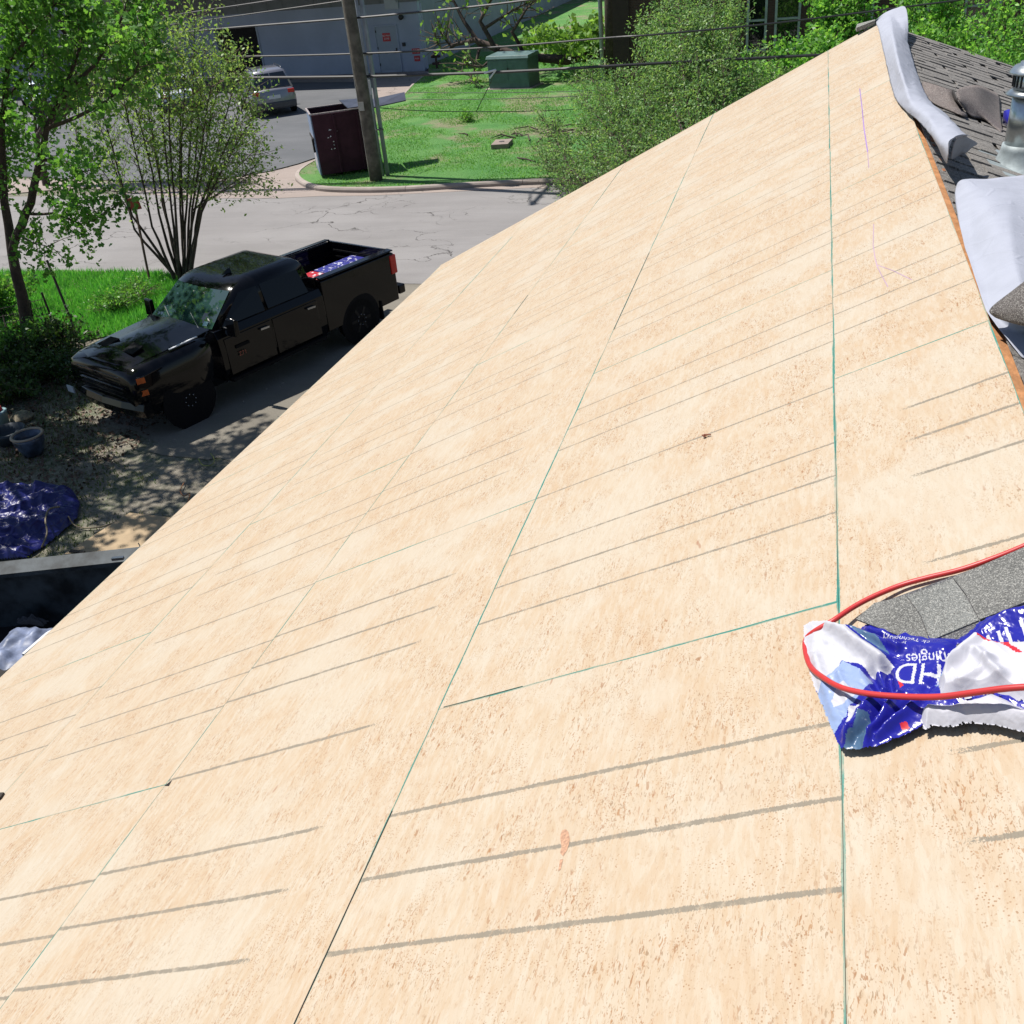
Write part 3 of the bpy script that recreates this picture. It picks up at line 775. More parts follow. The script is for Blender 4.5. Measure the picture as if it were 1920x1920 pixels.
# ================================================================ dumpster
M_DMP = mat('dark_maroon_steel', (0.05, 0.018, 0.028), 0.7, var=0.2, scale=3, bump=0.1, spec=0.15)
M_DMPB = mat('worn_blue_steel', (0.20, 0.27, 0.40), 0.5, var=0.25, scale=4, bump=0.1)
M_RUST = mat('bare_steel_rim', (0.28, 0.24, 0.23), 0.6, var=0.3, scale=12)
dx0 = Vector((-14.447, 28.234, 0.130)); dx1 = Vector((-12.531, 27.709, 0.130))
du = Vector((0.86, 0.51, 0)).normalized(); dv = Vector((-du.y, du.x, 0)); DWd, DDp, DHt = 1.75, 1.35, 1.85
dmp = thing('dumpster', 'tall open dark maroon dumpster with a pale blue side standing at the lawn corner', 'dumpster', dx0)
dmp_inv = -dx0
def DP(a, b_, z): return du * a + dv * b_ + Vector((0, 0, z))
def dbox(b, a0, a1, b0, b1, z0, z1): return b.hexa([DP(a0, b0, z0), DP(a1, b0, z0), DP(a1, b1, z0), DP(a0, b1, z0), DP(a0, b0, z1), DP(a1, b0, z1), DP(a1, b1, z1), DP(a0, b1, z1)])
# body leans outward to its mouth like a front-load bin
def dwall(b, a0, b0, a1, b1, z1a, z1b, t, out):
    pass
b = MB(); b.hexa([DP(0, 0.02, 0.1), DP(DWd, 0.02, 0.1), DP(DWd, 0.08, 0.1), DP(0, 0.08, 0.1), DP(-0.02, -0.03, DHt), DP(DWd + 0.02, -0.03, DHt), DP(DWd + 0.02, 0.03, DHt), DP(-0.02, 0.03, DHt)])
b.build('front_wall', M_DMP, dmp)
b = MB(); b.hexa([DP(0.0, DDp, 0.1), DP(DWd, DDp, 0.1), DP(DWd, DDp + .05, 0.1), DP(0.0, DDp + .05, 0.1), DP(0.0, DDp, DHt + .02), DP(DWd, DDp, DHt + .02), DP(DWd, DDp + .05, DHt + .02), DP(0, DDp + .05, DHt + .02)])
b.build('back_wall', M_DMP, dmp)
b = MB(); b.hexa([DP(-0.05, 0.06, 0.1), DP(0.0, 0.06, 0.1), DP(0.0, DDp, 0.1), DP(-0.05, DDp, 0.1), DP(-0.05, 0.06, DHt), DP(0.0, 0.06, DHt), DP(0.0, DDp, DHt), DP(-0.05, DDp, DHt)])
side = b.build('side_wall', M_DMPB, dmp)
b = MB(); dbox(b, DWd, DWd + 0.05, 0.03, DDp, 0.1, DHt - 0.01); b.build('side_wall', M_DMP, dmp)
b = MB(); dbox(b, 0, DWd, 0.08, DDp, 0.1, 0.16); b.build('floor', M_DMP, dmp)
b = MB(); dbox(b, -0.11, -0.05, 0.25, 0.42, 0.75, 1.15); dbox(b, -0.09, -0.05, 0.1, DDp - .1, 1.13, 1.19); b.build('lift_pocket', M_DARKIN, dmp)
b = MB(); dbox(b, -0.055, -0.051, 0.3, 1.2, 0.25, 1.2); b.build('worn_panel', mat('scraped_white_paint', (0.42, 0.40, 0.44), 0.7, var=0.35, scale=6), dmp)
b = MB()
for q0, q1 in (((-0.05, -0.03), (DWd + 0.05, -0.03)), ((-0.05, -0.03), (-0.05, DDp)), ((DWd + .03, -0.03), (DWd + .03, DDp)), ((-0.05, DDp), (DWd + .05, DDp))):
    b.bar(DP(q0[0], q0[1], DHt + 0.035), DP(q1[0], q1[1], DHt + 0.035), 0.05, 0.03)
b.build('rim', M_RUST, dmp)
for a in (0.62, 1.35):
    b = MB(); b.bar(DP(a, -0.035, 0.12), DP(a + 0.02, -0.07, DHt - 0.06), 0.06, 0.05); b.build('rib', M_DMP, dmp)
M_PLID = mat('grey_plastic_lid', (0.045, 0.045, 0.06), 0.35, var=0.2, bump=0.1)
b = MB(); b.hexa([DP(1.12, 0.0, DHt + .05), DP(1.9, -0.02, DHt + .06), DP(1.85, DDp * .9, DHt + .1), DP(1.0, DDp * .8, DHt + .16), DP(1.12, 0.0, DHt + .08), DP(1.9, -0.02, DHt + .09), DP(1.85, DDp * .9, DHt + .13), DP(1.0, DDp * .8, DHt + .19)])
b.build('lid', M_PLID, dmp)
b = MB(); b.hexa([DP(1.95, 0.2, DHt - .05), DP(3.0, 0.5, DHt - .02), DP(3.1, 1.2, DHt + .12), DP(1.95, 1.3, DHt + .02), DP(1.95, 0.2, DHt - .02), DP(3.0, 0.5, DHt + .01), DP(3.1, 1.2, DHt + .15), DP(1.95, 1.3, DHt + .05)])
b.build('lid', M_PLID, dmp)
rd = random.Random(4)
for i in range(9):                       # torn sticker scraps on the dark face
    a, z, w = rd.uniform(0.32, 0.66), rd.uniform(0.75, 1.42), rd.uniform(0.02, 0.07)
    yy = 0.02 - 0.05 * (z - 0.1) / (DHt - 0.1)
    b = MB(); b.add([DP(a, yy - .004, z), DP(a + w, yy - .004, z + rd.uniform(-.02, .03)), DP(a + w * .6, yy - .006, z + rd.uniform(.03, .06))], [(0, 1, 2)])
    b.build('sticker_scrap', WHITE, dmp)

# ================================================================ utility pole, conduit post, wires
M_POLE = mat('weathered_pole_wood', (0.105, 0.09, 0.07), 0.9, var=0.35, scale=5, bump=0.6, bscale=22)
PB0 = Vector((-12.496, 27.877, 0.120))
pole = thing('utility_pole', 'thick weathered wooden utility pole standing by the kerb beside the dumpster', 'utility pole', PB0)
pb = MB(); rp = random.Random(9)
PH = 12.2
pb.tube([(rp.uniform(-.006, .006), rp.uniform(-.006, .006), z) for z in np.linspace(-0.3, PH, 14)], [0.20 - 0.006 * i for i in range(14)], 14)
pb.build('shaft', M_POLE, pole, smooth=True)
b = MB(); b.bar((-0.05, -1.25, PH - 0.9), (-0.05, 1.25, PH - 0.9), 0.1, 0.12); b.build('crossarm', M_POLE, pole)
b = MB(); b.tube([(0, -0.15, PH - 1.7), (0, -1.2, PH - 1.1)], 0.03, 6); b.tube([(0, 0.15, PH - 1.7), (0, 1.2, PH - 1.1)], 0.03, 6); b.build('brace', STEEL, pole)
for y in (-1.1, -0.4, 0.4, 1.1):
    b = MB(); b.lathe([(0.03, 0), (0.06, 0.04), (0.04, 0.08), (0.06, 0.12), (0.03, 0.18)], 10, (-0.05, y, PH - 0.82)); b.build('insulator', mat('porcelain', (0.25, 0.22, 0.2), 0.3, bump=0), pole)
b = MB(); b.hexa([(-0.10, -0.205, 2.02), (0.06, -0.215, 2.02), (0.06, -0.20, 2.02), (-0.10, -0.19, 2.02), (-0.10, -0.205, 2.26), (0.06, -0.215, 2.26), (0.06, -0.20, 2.26), (-0.10, -0.19, 2.26)]); b.build('tag_plate', mat('pale_tag', (0.36, 0.34, 0.30), 0.6), pole)
b = MB(); b.tube([(-0.2, -0.02, 0.0), (-0.185, -0.02, 6.0)], 0.012, 6); b.build('ground_wire', STEEL, pole)
CB = Vector((-12.433, 28.333, 0.120))
post = thing('conduit_riser', 'pair of grey metal conduits running up just right of the wooden utility pole', 'conduit', CB)
b = MB(); b.tube([(0.09, 0.1, -0.1), (0.09, 0.1, 9.0)], 0.065, 10); b.build('wide_conduit', mat('conduit_grey', (0.26, 0.29, 0.34), 0.5, metal=0.2), post, smooth=True)
b = MB(); b.tube([(-0.05, 0.04, -0.1), (-0.05, 0.04, 9.0)], 0.045, 10); b.build('narrow_conduit', bpy.data.materials['conduit_grey'], post, smooth=True)
for z in (1.35, 3.4, 5.4):
    b = MB(); b.box((-0.22, -0.02, z), (0.22, 0.02, z + 0.035)); b.build('strap', STEEL, post)
b = MB(); b.box((-0.02, -0.05, 2.35), (0.03, 0.0, 2.75)); b.build('pale_tag', WHITE, post)

def wire(pts, r, label, group='overhead wires crossing from pole to pole', m=None):
    P = catmull([Vector(q) for q in pts], 8)
    o = MB().tube(P, r, 6).build('overhead_wire', m or CABLE)
    return tag(o, label, 'wire', group)
M_WIRE = mat('wire_aluminium', (0.035, 0.035, 0.04), 0.4, metal=0.1, bump=0, var=0.3, scale=3)
YW = PB0.y - 0.25
wire([(-22.130, 28.000, 4.752), (-17.330, 28.000, 5.012), (-14.861, 28.000, 5.137), (-12.541, 28.000, 5.297), (-8.640, 28.000, 5.474)], 0.018, 'topmost thin bright wire, leaving the picture left of the utility pole', m=M_WIRE)
wire([(-22.278, 28.100, 4.572), (-17.686, 28.100, 4.744), (-14.979, 28.100, 4.864), (-12.614, 28.100, 4.978), (-8.701, 28.100, 5.197)], 0.016, 'thin dark wire just below the topmost one, left of the pole')
wire([(-23.505, 28.000, 4.308), (-17.481, 28.000, 4.502), (-12.658, 28.000, 4.523), (-10.406, 28.000, 4.552), (-8.435, 28.000, 4.591), (-5.794, 28.000, 4.703)], 0.030, 'wire with clips passing over the service door, leaving the top near the bare branches', m=M_WIRE)
wire([(-22.432, 28.000, 3.990), (-16.188, 28.000, 3.741), (-12.698, 28.000, 3.621), (-8.542, 28.000, 3.552), (-5.282, 28.000, 3.600), (-4.048, 28.000, 3.604), (-1.735, 29.000, 3.556), (0.151, 30.000, 3.540), (3.665, 31.000, 3.637)], 0.026, 'wire passing through the middle of the service door and on to the brick house')
wire([(-22.646, 28.000, 3.448), (-16.804, 28.000, 3.189), (-12.813, 28.000, 3.020), (-10.508, 28.000, 2.961), (-8.607, 28.000, 2.920), (-6.772, 28.000, 2.908), (-5.307, 28.000, 2.911), (-1.704, 29.000, 2.767), (2.399, 30.000, 2.607)], 0.042, 'thickest lowest cable, wrapped, crossing in front of the transformer box')
wire([(-14.328, 36.000, 1.376), (-11.541, 36.000, 1.229), (-7.979, 36.000, 1.117), (-4.778, 36.000, 1.157)], 0.012, 'very thin upper line strung for a wire shadow on the street lawn')  # this and the next two cables stand in for wire shadows on the lawn
wire([(-14.625, 34.000, 1.538), (-13.268, 34.000, 1.425), (-10.922, 34.000, 1.320), (-7.361, 34.000, 1.262), (-4.513, 34.000, 1.295)], 0.012, 'very thin middle line strung for a wire shadow on the street lawn')
wire([(-12.466, 28.400, 2.109), (-11.905, 29.500, 1.815), (-10.887, 30.500, 1.548), (-9.237, 32.000, 1.211), (-7.343, 33.000, 1.019), (-5.395, 34.000, 0.909)], 0.013, 'very thin lowest line strung for a wire shadow on the lawn, starting at the pole')
wire([(-8.502, 28.000, 2.887), (-8.883, 28.500, 2.454), (-9.468, 29.000, 1.757)], 0.012, 'short line dropping from the thick cable at its splice')
b = MB(); b.tube([(-8.780, 27.950, 2.923), (-8.431, 27.950, 2.987)], 0.03, 6); b.tube([(-8.639, 27.950, 2.778), (-8.431, 27.950, 2.987)], 0.022, 6)
tag(b.build('cable_splice', WHITE), 'pale splice clamp on the thick cable above the transformer box', 'clamp')

# far pole right of the lawn
fp = MB(); q0 = Vector((-8.195, 42.122, 0.120)); fp.tube([q0, q0 + Vector((0, 0, 8))], 0.085, 10)
tag(fp.build('metal_post', mat('matt_grey_metal', (0.30, 0.33, 0.38), 0.5, metal=0.2), smooth=True), 'slim bright metal post standing in the shrubs at the right end of the street lawn', 'post')

# transformer cabinet
M_TRF = mat('dark_green_cabinet', (0.075, 0.125, 0.122), 0.45, var=0.15, scale=3, bump=0.05)
ta = Vector((-13.725, 44.254, 0.120)); tb_ = Vector((-11.806, 43.962, 0.120)); tu = (tb_ - ta).normalized(); tv = Vector((-tu.y, tu.x, 0)); tl = (tb_ - ta).length
trf = thing('transformer_box', 'dark green electrical transformer cabinet on the street lawn below the bare branches', 'transformer', ta)
def T(a, c, z): return tu * a + tv * c + Vector((0, 0, z))
b = MB(); b.hexa([T(0, 0, 0), T(tl, 0, 0), T(tl, 1.2, 0), T(0, 1.2, 0), T(0, 0.0, 1.22), T(tl, 0.0, 1.22), T(tl, 1.2, 1.22), T(0, 1.2, 1.22)]); b.build('cabinet', M_TRF, trf, bevel=0.02)
b = MB(); b.hexa([T(-.05, -.06, 1.22), T(tl + .05, -.06, 1.22), T(tl + .05, 1.25, 1.22), T(-.05, 1.25, 1.22), T(-.03, 0.0, 1.34), T(tl + .03, 0.0, 1.34), T(tl + .03, 1.2, 1.38), T(-.03, 1.2, 1.38)]); b.build('lid', mat('pale_green_cabinet_top', (0.10, 0.16, 0.15), 0.4), trf, bevel=0.01)
for i, a in enumerate((0.04, tl / 2 + 0.01)):
    b = MB(); b.hexa([T(a, -0.02, 0.3), T(a + tl / 2 - .05, -0.02, 0.3), T(a + tl / 2 - .05, 0, 0.3), T(a, 0, 0.3), T(a, -0.02, 1.15), T(a + tl / 2 - .05, -0.02, 1.15), T(a + tl / 2 - .05, 0, 1.15), T(a, 0, 1.15)]); b.build('door', M_TRF, trf)
b = MB(); b.hexa([T(tl / 2 - .03, -0.04, 0.65), T(tl / 2 + .04, -0.04, 0.65), T(tl / 2 + .04, -0.021, 0.65), T(tl / 2 - .03, -0.021, 0.65), T(tl / 2 - .03, -0.04, 0.85), T(tl / 2 + .04, -0.04, 0.85), T(tl / 2 + .04, -0.021, 0.85), T(tl / 2 - .03, -0.021, 0.85)]); b.build('latch', BLACK_PL, trf)
b = MB(); b.hexa([T(-.15, -.15, -.08), T(tl + .15, -.15, -.08), T(tl + .15, 1.35, -.08), T(-.15, 1.35, -.08), T(-.15, -.15, 0.03), T(tl + .15, -.15, 0.03), T(tl + .15, 1.35, 0.03), T(-.15, 1.35, 0.03)]); b.build('pad', CONC, trf)

# concrete valve box on the lawn
vb = [Vector((-9.949, 31.642, 0.120)), Vector((-9.384, 31.713, 0.120)), Vector((-9.442, 32.527, 0.120)), Vector((-10.019, 32.456, 0.120))]
vbox = thing('utility_lid_box', 'low square concrete utility box with a round plug on the street lawn', 'utility box', vb[0])
b = MB(); b.hexa([q - vb[0] + Vector((0, 0, -0.05)) for q in vb] + [q - vb[0] + Vector((0, 0, 0.16)) for q in vb]); b.build('box', mat('pinkish_concrete', (0.24, 0.19, 0.165), 0.9), vbox, bevel=0.01)
cc = (vb[0] + vb[1] + vb[2] + vb[3]) / 4 - vb[0] + Vector((0, 0, 0.161))
b = MB(); b.lathe([(0.09, 0), (0.09, 0.012), (0.05, 0.014)], 16, cc); b.build('plug', mat('dark_plug', (0.08, 0.07, 0.065), 0.7), vbox)

# red street sign by the crape myrtle (seen from behind its post) 
sg = Vector((-14.578, 18.815, 0.000))
sign = thing('red_sign', 'square red sign on a thin brown post between the multi-stem tree and the road', 'sign', sg)
top = Vector((-14.500, 19.000, 1.916)) - sg
b = MB(); b.bar((0, 0, -0.1), top, 0.045, 0.035); b.build('post', mat('rusty_post', (0.09, 0.05, 0.035), 0.8), sign)
b = MB(); b.box((-0.12, -0.025, -0.13), (0.12, -0.01, 0.14)); o = b.build('panel', mat('faded_red_sign', (0.34, 0.05, 0.035), 0.6, var=0.15, scale=9), sign, bevel=0.004); o.location = top + Vector((0.0, 0, -0.12)); o.rotation_euler = (0, math.radians(-6), math.radians(18))
# leaning dark stake and wire fence left of the pickup
fn = thing('wire_fence', 'low rusty wire fence with leaning dark posts behind the leafy tree at far left', 'fence', (-14.095, 15.548, 0.000))
f0 = Vector((-14.095, 15.548, 0.000))
M_FP = mat('dark_fence_post', (0.03, 0.022, 0.018), 0.8)
def fpost(base, tip, r):
    b = MB(); b.tube([Vector(base) - f0 - Vector((0, 0, 0.1)), Vector(tip) - f0], r, 7); return b.build('post', M_FP, fn)
fpost((-14.038, 15.436, 0.000), (-14.578, 15.900, 1.494), 0.026)
fpost((-14.394, 15.304, 0.000), (-14.514, 15.400, 1.003), 0.022)
fpost((-14.721, 15.005, 0.000), (-14.686, 15.200, 0.919), 0.02)
fpost((-15.023, 14.576, 0.000), (-15.262, 15.000, 0.675), 0.02)
for z in (0.15, 0.3, 0.45, 0.6, 0.75, 0.9):
    b = MB(); P = [Vector((-15.686, 14.135, 0.000)), Vector((-15.087, 14.654, 0.000)), Vector((-14.696, 15.007, 0.000)), Vector((-14.394, 15.304, 0.000))]
    b.tube([q - f0 + Vector((-0.02, 0, z)) for q in P], 0.006, 4); b.build('wire', M_FP, fn)
for i in range(16):
    a = Vector((-15.087, 14.654, 0.000)).lerp(Vector((-14.394, 15.304, 0.000)), i / 15) - f0
    b = MB(); b.tube([a + Vector((0, 0, 0.05)), a + Vector((-.02, 0, 0.93))], 0.005, 4); b.build('wire', M_FP, fn)

# ================================================================ brick house behind the shrubs
M_BRICK = NT('dark_red_brick')
t = M_BRICK; v = t.pos(); bt = t.n('ShaderNodeTexBrick'); bt.inputs['Scale'].default_value = 4.5; bt.inputs['Color1'].default_value = (0.05, 0.022, 0.017, 1); bt.inputs['Color2'].default_value = (0.07, 0.03, 0.022, 1); bt.inputs['Mortar'].default_value = (0.075, 0.06, 0.052, 1); bt.inputs['Mortar Size'].default_value = 0.02
t.l(t.mapping(v, (1, 1, 1), (math.radians(90), 0, 0)), bt.inputs['Vector']); t.base(bt.outputs[0]); t.set(Roughness=0.9); M_BRICK = t.m
M_FRAME = mat('grey_window_frame', (0.30, 0.33, 0.32), 0.5, bump=0)
bh = thing('brick_house', 'dark brick house with tall grey framed windows, behind the shrubs at top right', 'house', (-7.2, 40, 0))
hb = Vector((-7.2, 40, 0))
wins = [((-2.403, 40.000, 1.695)[0], (-1.679, 40.000, 3.221)[0]), ((-1.494, 40.000, 3.208)[0] + 0.08, (-0.516, 40.000, 3.143)[0]), ((1.185, 40.000, 3.029)[0], (1.951, 40.000, 2.977)[0]), ((3.786, 40.000, 2.854)[0] - 1.0, (3.786, 40.000, 2.854)[0]), ((4.899, 40.000, 2.780)[0], (6.079, 40.000, 2.701)[0])]
xs = [-7.2]; 
for a, c in wins: xs += [a, c]
xs.append(13.0)
b = MB()
for i in range(0, len(xs), 2): b.box((xs[i] + 7.2, 0, 0), (xs[i + 1] + 7.2, 0.3, 6.4))
for a, c in wins: b.box((a + 7.2, 0, 0), (c + 7.2, 0.3, 1.55)); b.box((a + 7.2, 0, 4.3), (c + 7.2, 0.3, 6.4))
b.box((0, 0.3, 0), (0.3, 12, 6.4))
b.build('wall', M_BRICK, bh)
for a, c in wins:
    a += 7.2; c += 7.2; fw = 0.085
    b = MB()
    b.box((a, -0.03, 1.55), (a + fw, 0.05, 4.3)); b.box((c - fw, -0.03, 1.55), (c, 0.05, 4.3)); b.box((a + fw, -0.03, 1.55), (c - fw, 0.05, 1.65)); b.box((a + fw, -0.03, 4.2), (c - fw, 0.05, 4.3)); b.box((a + fw, -0.02, 2.55), (c - fw, 0.05, 2.62))
    w = b.build('window', M_FRAME, bh)
    b = MB(); b.box((a + fw, 0.06, 1.65), (c - fw, 0.08, 2.55)); b.build('pane', M_GLASS, w)
    b = MB(); b.box((a + fw, 0.06, 2.62), (c - fw, 0.08, 4.2)); b.build('pane', M_GLASS, w)
    b = MB(); b.box((a + fw, 0.12, 1.65), (c - fw, 0.14, 4.2)); b.build('blind', mat('dark_blind', (0.05, 0.05, 0.045), 0.7), w)
b = MB(); b.hexa([(-0.6, -0.7, 6.3), (21, -0.7, 6.3), (21, 12, 6.3), (-0.6, 12, 6.3), (-0.4, -0.5, 6.5), (20.8, -0.5, 6.5), (18, 6, 9), (3, 6, 9)]); b.build('roof', M_SHING, bh)
b = MB(); b.box((-0.12, -0.1, 0), (0.5, -0.001, 6.2)); b.build('corner_trim', mat('dark_brown_trim', (0.035, 0.018, 0.014), 0.8), bh)

# ================================================================ vehicles
def paint(name, c, rough=0.25, metal=0.2, coat=1.0):
    t = NT(name); v = t.obj()
    t.base(t.mix(t.ramp(t.noise(v, 1.5, 3), 0.3, 0.7), c, tuple(x * 1.15 for x in c)))
    t.set(Roughness=rough, Metallic=metal); t.b.inputs['Coat Weight'].default_value = coat; t.b.inputs['Coat Roughness'].default_value = 0.04
    t.b.inputs['Roughness'].default_value = rough
    return t.m
M_BLKP = paint('black_truck_paint', (0.003, 0.003, 0.004), 0.12, 0.0, 0.35)
M_BLKP.node_tree.nodes['Principled BSDF'].inputs['Specular IOR Level'].default_value = 0.12
M_TYRE = mat('tyre_rubber', (0.008, 0.008, 0.008), 0.9, spec=0.1, bump=0.2, world_space=False)
M_RIM = mat('dark_alloy', (0.010, 0.010, 0.011), 0.5, metal=0.0, bump=0, spec=0.2)
M_TGL = glass_mat('tinted_truck_glass', (0.002, 0.002, 0.003)); M_TGL.node_tree.nodes['Principled BSDF'].inputs['Coat Weight'].default_value = 0.1; M_TGL.node_tree.nodes['Principled BSDF'].inputs['Specular IOR Level'].default_value = 0.25
M_CHROME = mat('dull_chrome', (0.30, 0.31, 0.33), 0.2, metal=0.9, bump=0)
M_AMBER = mat('amber_lens', (0.55, 0.11, 0.02), 0.25, bump=0)
M_REDL = mat('red_tail_lens', (0.50, 0.015, 0.012), 0.2, bump=0)
M_WS = glass_mat('windscreen_glass', (0.018, 0.045, 0.042), 0.02)
M_LINER = mat('bed_liner', (0.006, 0.006, 0.007), 0.8, spec=0.15, bump=0.3, world_space=False)

def wheel(parent, x, y, r=0.42, w=0.27, spokes=6):
    s = 1 if y > 0 else -1
    M = Matrix.Rotation(math.radians(-90 * s), 4, 'X')
    b = MB(); b.lathe([(r * 0.62, -w / 2), (r * 0.93, -w / 2), (r, -w / 2 + 0.04), (r, w / 2 - 0.04), (r * 0.93, w / 2), (r * 0.64, w / 2), (r * 0.6, w / 2 - 0.03)], 28, (x, y, r), M)
    wh = b.build('wheel', M_TYRE, parent, smooth=False)
    b = MB(); b.lathe([(r * 0.62, w / 2 - 0.05), (r * 0.63, w / 2 - 0.005), (r * 0.57, w / 2 - 0.01), (r * 0.53, w / 2 - 0.07), (r * 0.2, w / 2 - 0.05), (r * 0.16, w / 2 - 0.01), (r * 0.02, w / 2 - 0.005)], 24, (x, y, r), M)
    for k in range(spokes):
        a = 2 * math.pi * k / spokes
        p0 = M @ Vector((r * .15 * math.cos(a), r * .15 * math.sin(a), w / 2 - .02)) + Vector((x, y, r)); p1 = M @ Vector((r * .58 * math.cos(a), r * .58 * math.sin(a), w / 2 - .02)) + Vector((x, y, r))
        b.bar(p0, p1, 0.05, 0.05)
    b.build('rim', M_RIM, wh)
    b = MB()
    for k in range(8):
        a = 2 * math.pi * k / 8
        q = M @ Vector((r * .24 * math.cos(a), r * .24 * math.sin(a), w / 2 - .01)) + Vector((x, y, r))
        b.lathe([(0.012, 0), (0.012, 0.03), (0.004, 0.035)], 6, q, M)
    b.build('lug_nuts', M_CHROME, wh, kind='stuff')
    return wh

def sec(x, w, z, zb=0.42, hood=True):
    h = [(w * .95, zb), (w, zb + .18), (w * 1.005, (zb + z) / 2), (w * .985, z - .14), (w * .93, z - .045), (w * .80, z + .0), (w * .45, z + .03), (0, z + .038)]
    ring = [(x, y, zz) for y, zz in h] + [(x, -y, zz) for y, zz in reversed(h[:-1])]
    return ring

def quad_on(b, a, c, d, e, off):
    a, c, d, e = map(Vector, (a, c, d, e)); n = (c - a).cross(e - a).normalized() * off
    b.add([a + n, c + n, d + n, e + n, a, c, d, e], [(0, 1, 2, 3), (0, 4, 5, 1), (1, 5, 6, 2), (2, 6, 7, 3), (3, 7, 4, 0)])

TCX = Vector((-9.42, 14.28, 0))
tr = thing('pickup_truck', 'black crew cab pickup truck parked nose to the left on the driveway below the eave', 'pickup truck', TCX, math.radians(-112.4))
b = MB(); b.loft([sec(2.80, 0.86, 1.05, 0.62), sec(2.76, 0.93, 1.14, 0.6), sec(2.6, 0.97, 1.19), sec(2.2, 0.985, 1.225), sec(1.7, 0.99, 1.25), sec(1.18, 0.99, 1.28)])
body = b.build('front_fenders', M_BLKP, tr, smooth=True)
b = MB()
rows = []
for x, w, z in ((2.72, 0.60, 1.165), (2.66, 0.72, 1.205), (2.3, 0.76, 1.243), (1.8, 0.78, 1.27), (1.22, 0.80, 1.30)):
    rows.append([(x - 0.06 * (abs(k) / 4) ** 2, w * k / 4, z + 0.042 - 0.05 * (k / 4) ** 2 + (0.03 if abs(k) <= 1 and x < 2.7 else 0) + (0.012 if abs(k) == 2 else 0)) for k in range(-4, 5)])
b.grid(rows)
hood = b.build('hood', M_BLKP, tr, smooth=True)
for s in (-1, 1):
    b = MB(); b.hexa([(2.42, s * 0.22, 1.285), (2.42, s * 0.50, 1.28), (2.18, s * 0.46, 1.305), (2.18, s * 0.20, 1.315), (2.42, s * 0.22, 1.295), (2.42, s * 0.50, 1.29), (2.18, s * 0.46, 1.335), (2.18, s * 0.20, 1.345)])
    b.build('hood_vent', M_LINER, hood)
b = MB(); b.bar((1.98, 0.83, 1.262), (1.45, 0.845, 1.288), 0.035, 0.012); b.build('hood_badge', WHITE, hood)
# cab
b = MB()
def cs(x): 
    h = [(0.945, 0.40), (0.99, 0.62), (1.0, 0.95), (0.985, 1.15), (0.93, 1.275)]
    return [(x, y, z) for y, z in h] + [(x, -y, z) for y, z in reversed(h)]
b.loft([cs(1.19), cs(0.2), cs(-1.12)]); b.build('cab_body', M_BLKP, tr, smooth=False, bevel=0.01)
b = MB()
def ring(xf, xr, w, z, bul, rb=0.0):
    return [(xf, w * .93, z), (xf + bul * .6, w * .55, z), (xf + bul, 0, z), (xf + bul * .6, -w * .55, z), (xf, -w * .93, z), (xf - .07, -w, z), ((xf + xr) / 2, -w * 1.01, z), (xr + .04, -w, z), (xr, -w * .93, z), (xr - rb, 0, z), (xr, w * .93, z), (xr + .04, w, z), ((xf + xr) / 2, w * 1.01, z), (xf - .07, w, z)]
b.loft([ring(1.16, -1.10, .925, 1.26, .1), ring(.52, -.99, .775, 1.74, .07), ring(.40, -.96, .73, 1.80, .07), ring(.25, -.90, .66, 1.845, .06), ring(.05, -.8, .5, 1.865, .04)])
roofo = b.build('cab_roof', M_BLKP, tr, smooth=True)
b = MB()
def lerp3(a, c, t): return tuple(a[i] + (c[i] - a[i]) * t for i in range(3))
lo = ring(1.16, -1.10, .925, 1.26, .1); hi = ring(.52, -.99, .775, 1.74, .07)
for i in range(4):
    A, B_, C_, D_ = lerp3(lo[i], hi[i], .06), lerp3(lo[i + 1], hi[i + 1], .06), lerp3(lo[i + 1], hi[i + 1], .97), lerp3(lo[i], hi[i], .97)
    if i == 0: A = lerp3(A, B_, .06); D_ = lerp3(D_, C_, .06)
    if i == 3: B_ = lerp3(B_, A, .06); C_ = lerp3(C_, D_, .06)
    b.add([tuple(Vector(q) + Vector((.012, 0, .008))) for q in (A, B_, C_, D_)], [(0, 1, 2, 3)])
ws = b.build('windshield', M_WS, tr, smooth=True)
b = MB(); b.tube([(1.235, 0.62, 1.30), (1.02, 0.15, 1.44)], 0.008, 5); b.tube([(1.245, -0.1, 1.30), (1.03, -0.55, 1.44)], 0.008, 5); b.build('wiper', M_CHROME, ws)
b = MB(); b.hexa([(1.145, .60, 1.325), (1.135, .70, 1.325), (1.13, .70, 1.325), (1.14, .60, 1.325), (1.085, .59, 1.375), (1.075, .69, 1.375), (1.07, .69, 1.375), (1.08, .59, 1.375)]); b.build('windscreen_sticker', mat('pale_sticker', (0.35, 0.55, 0.55), 0.5, bump=0), ws)
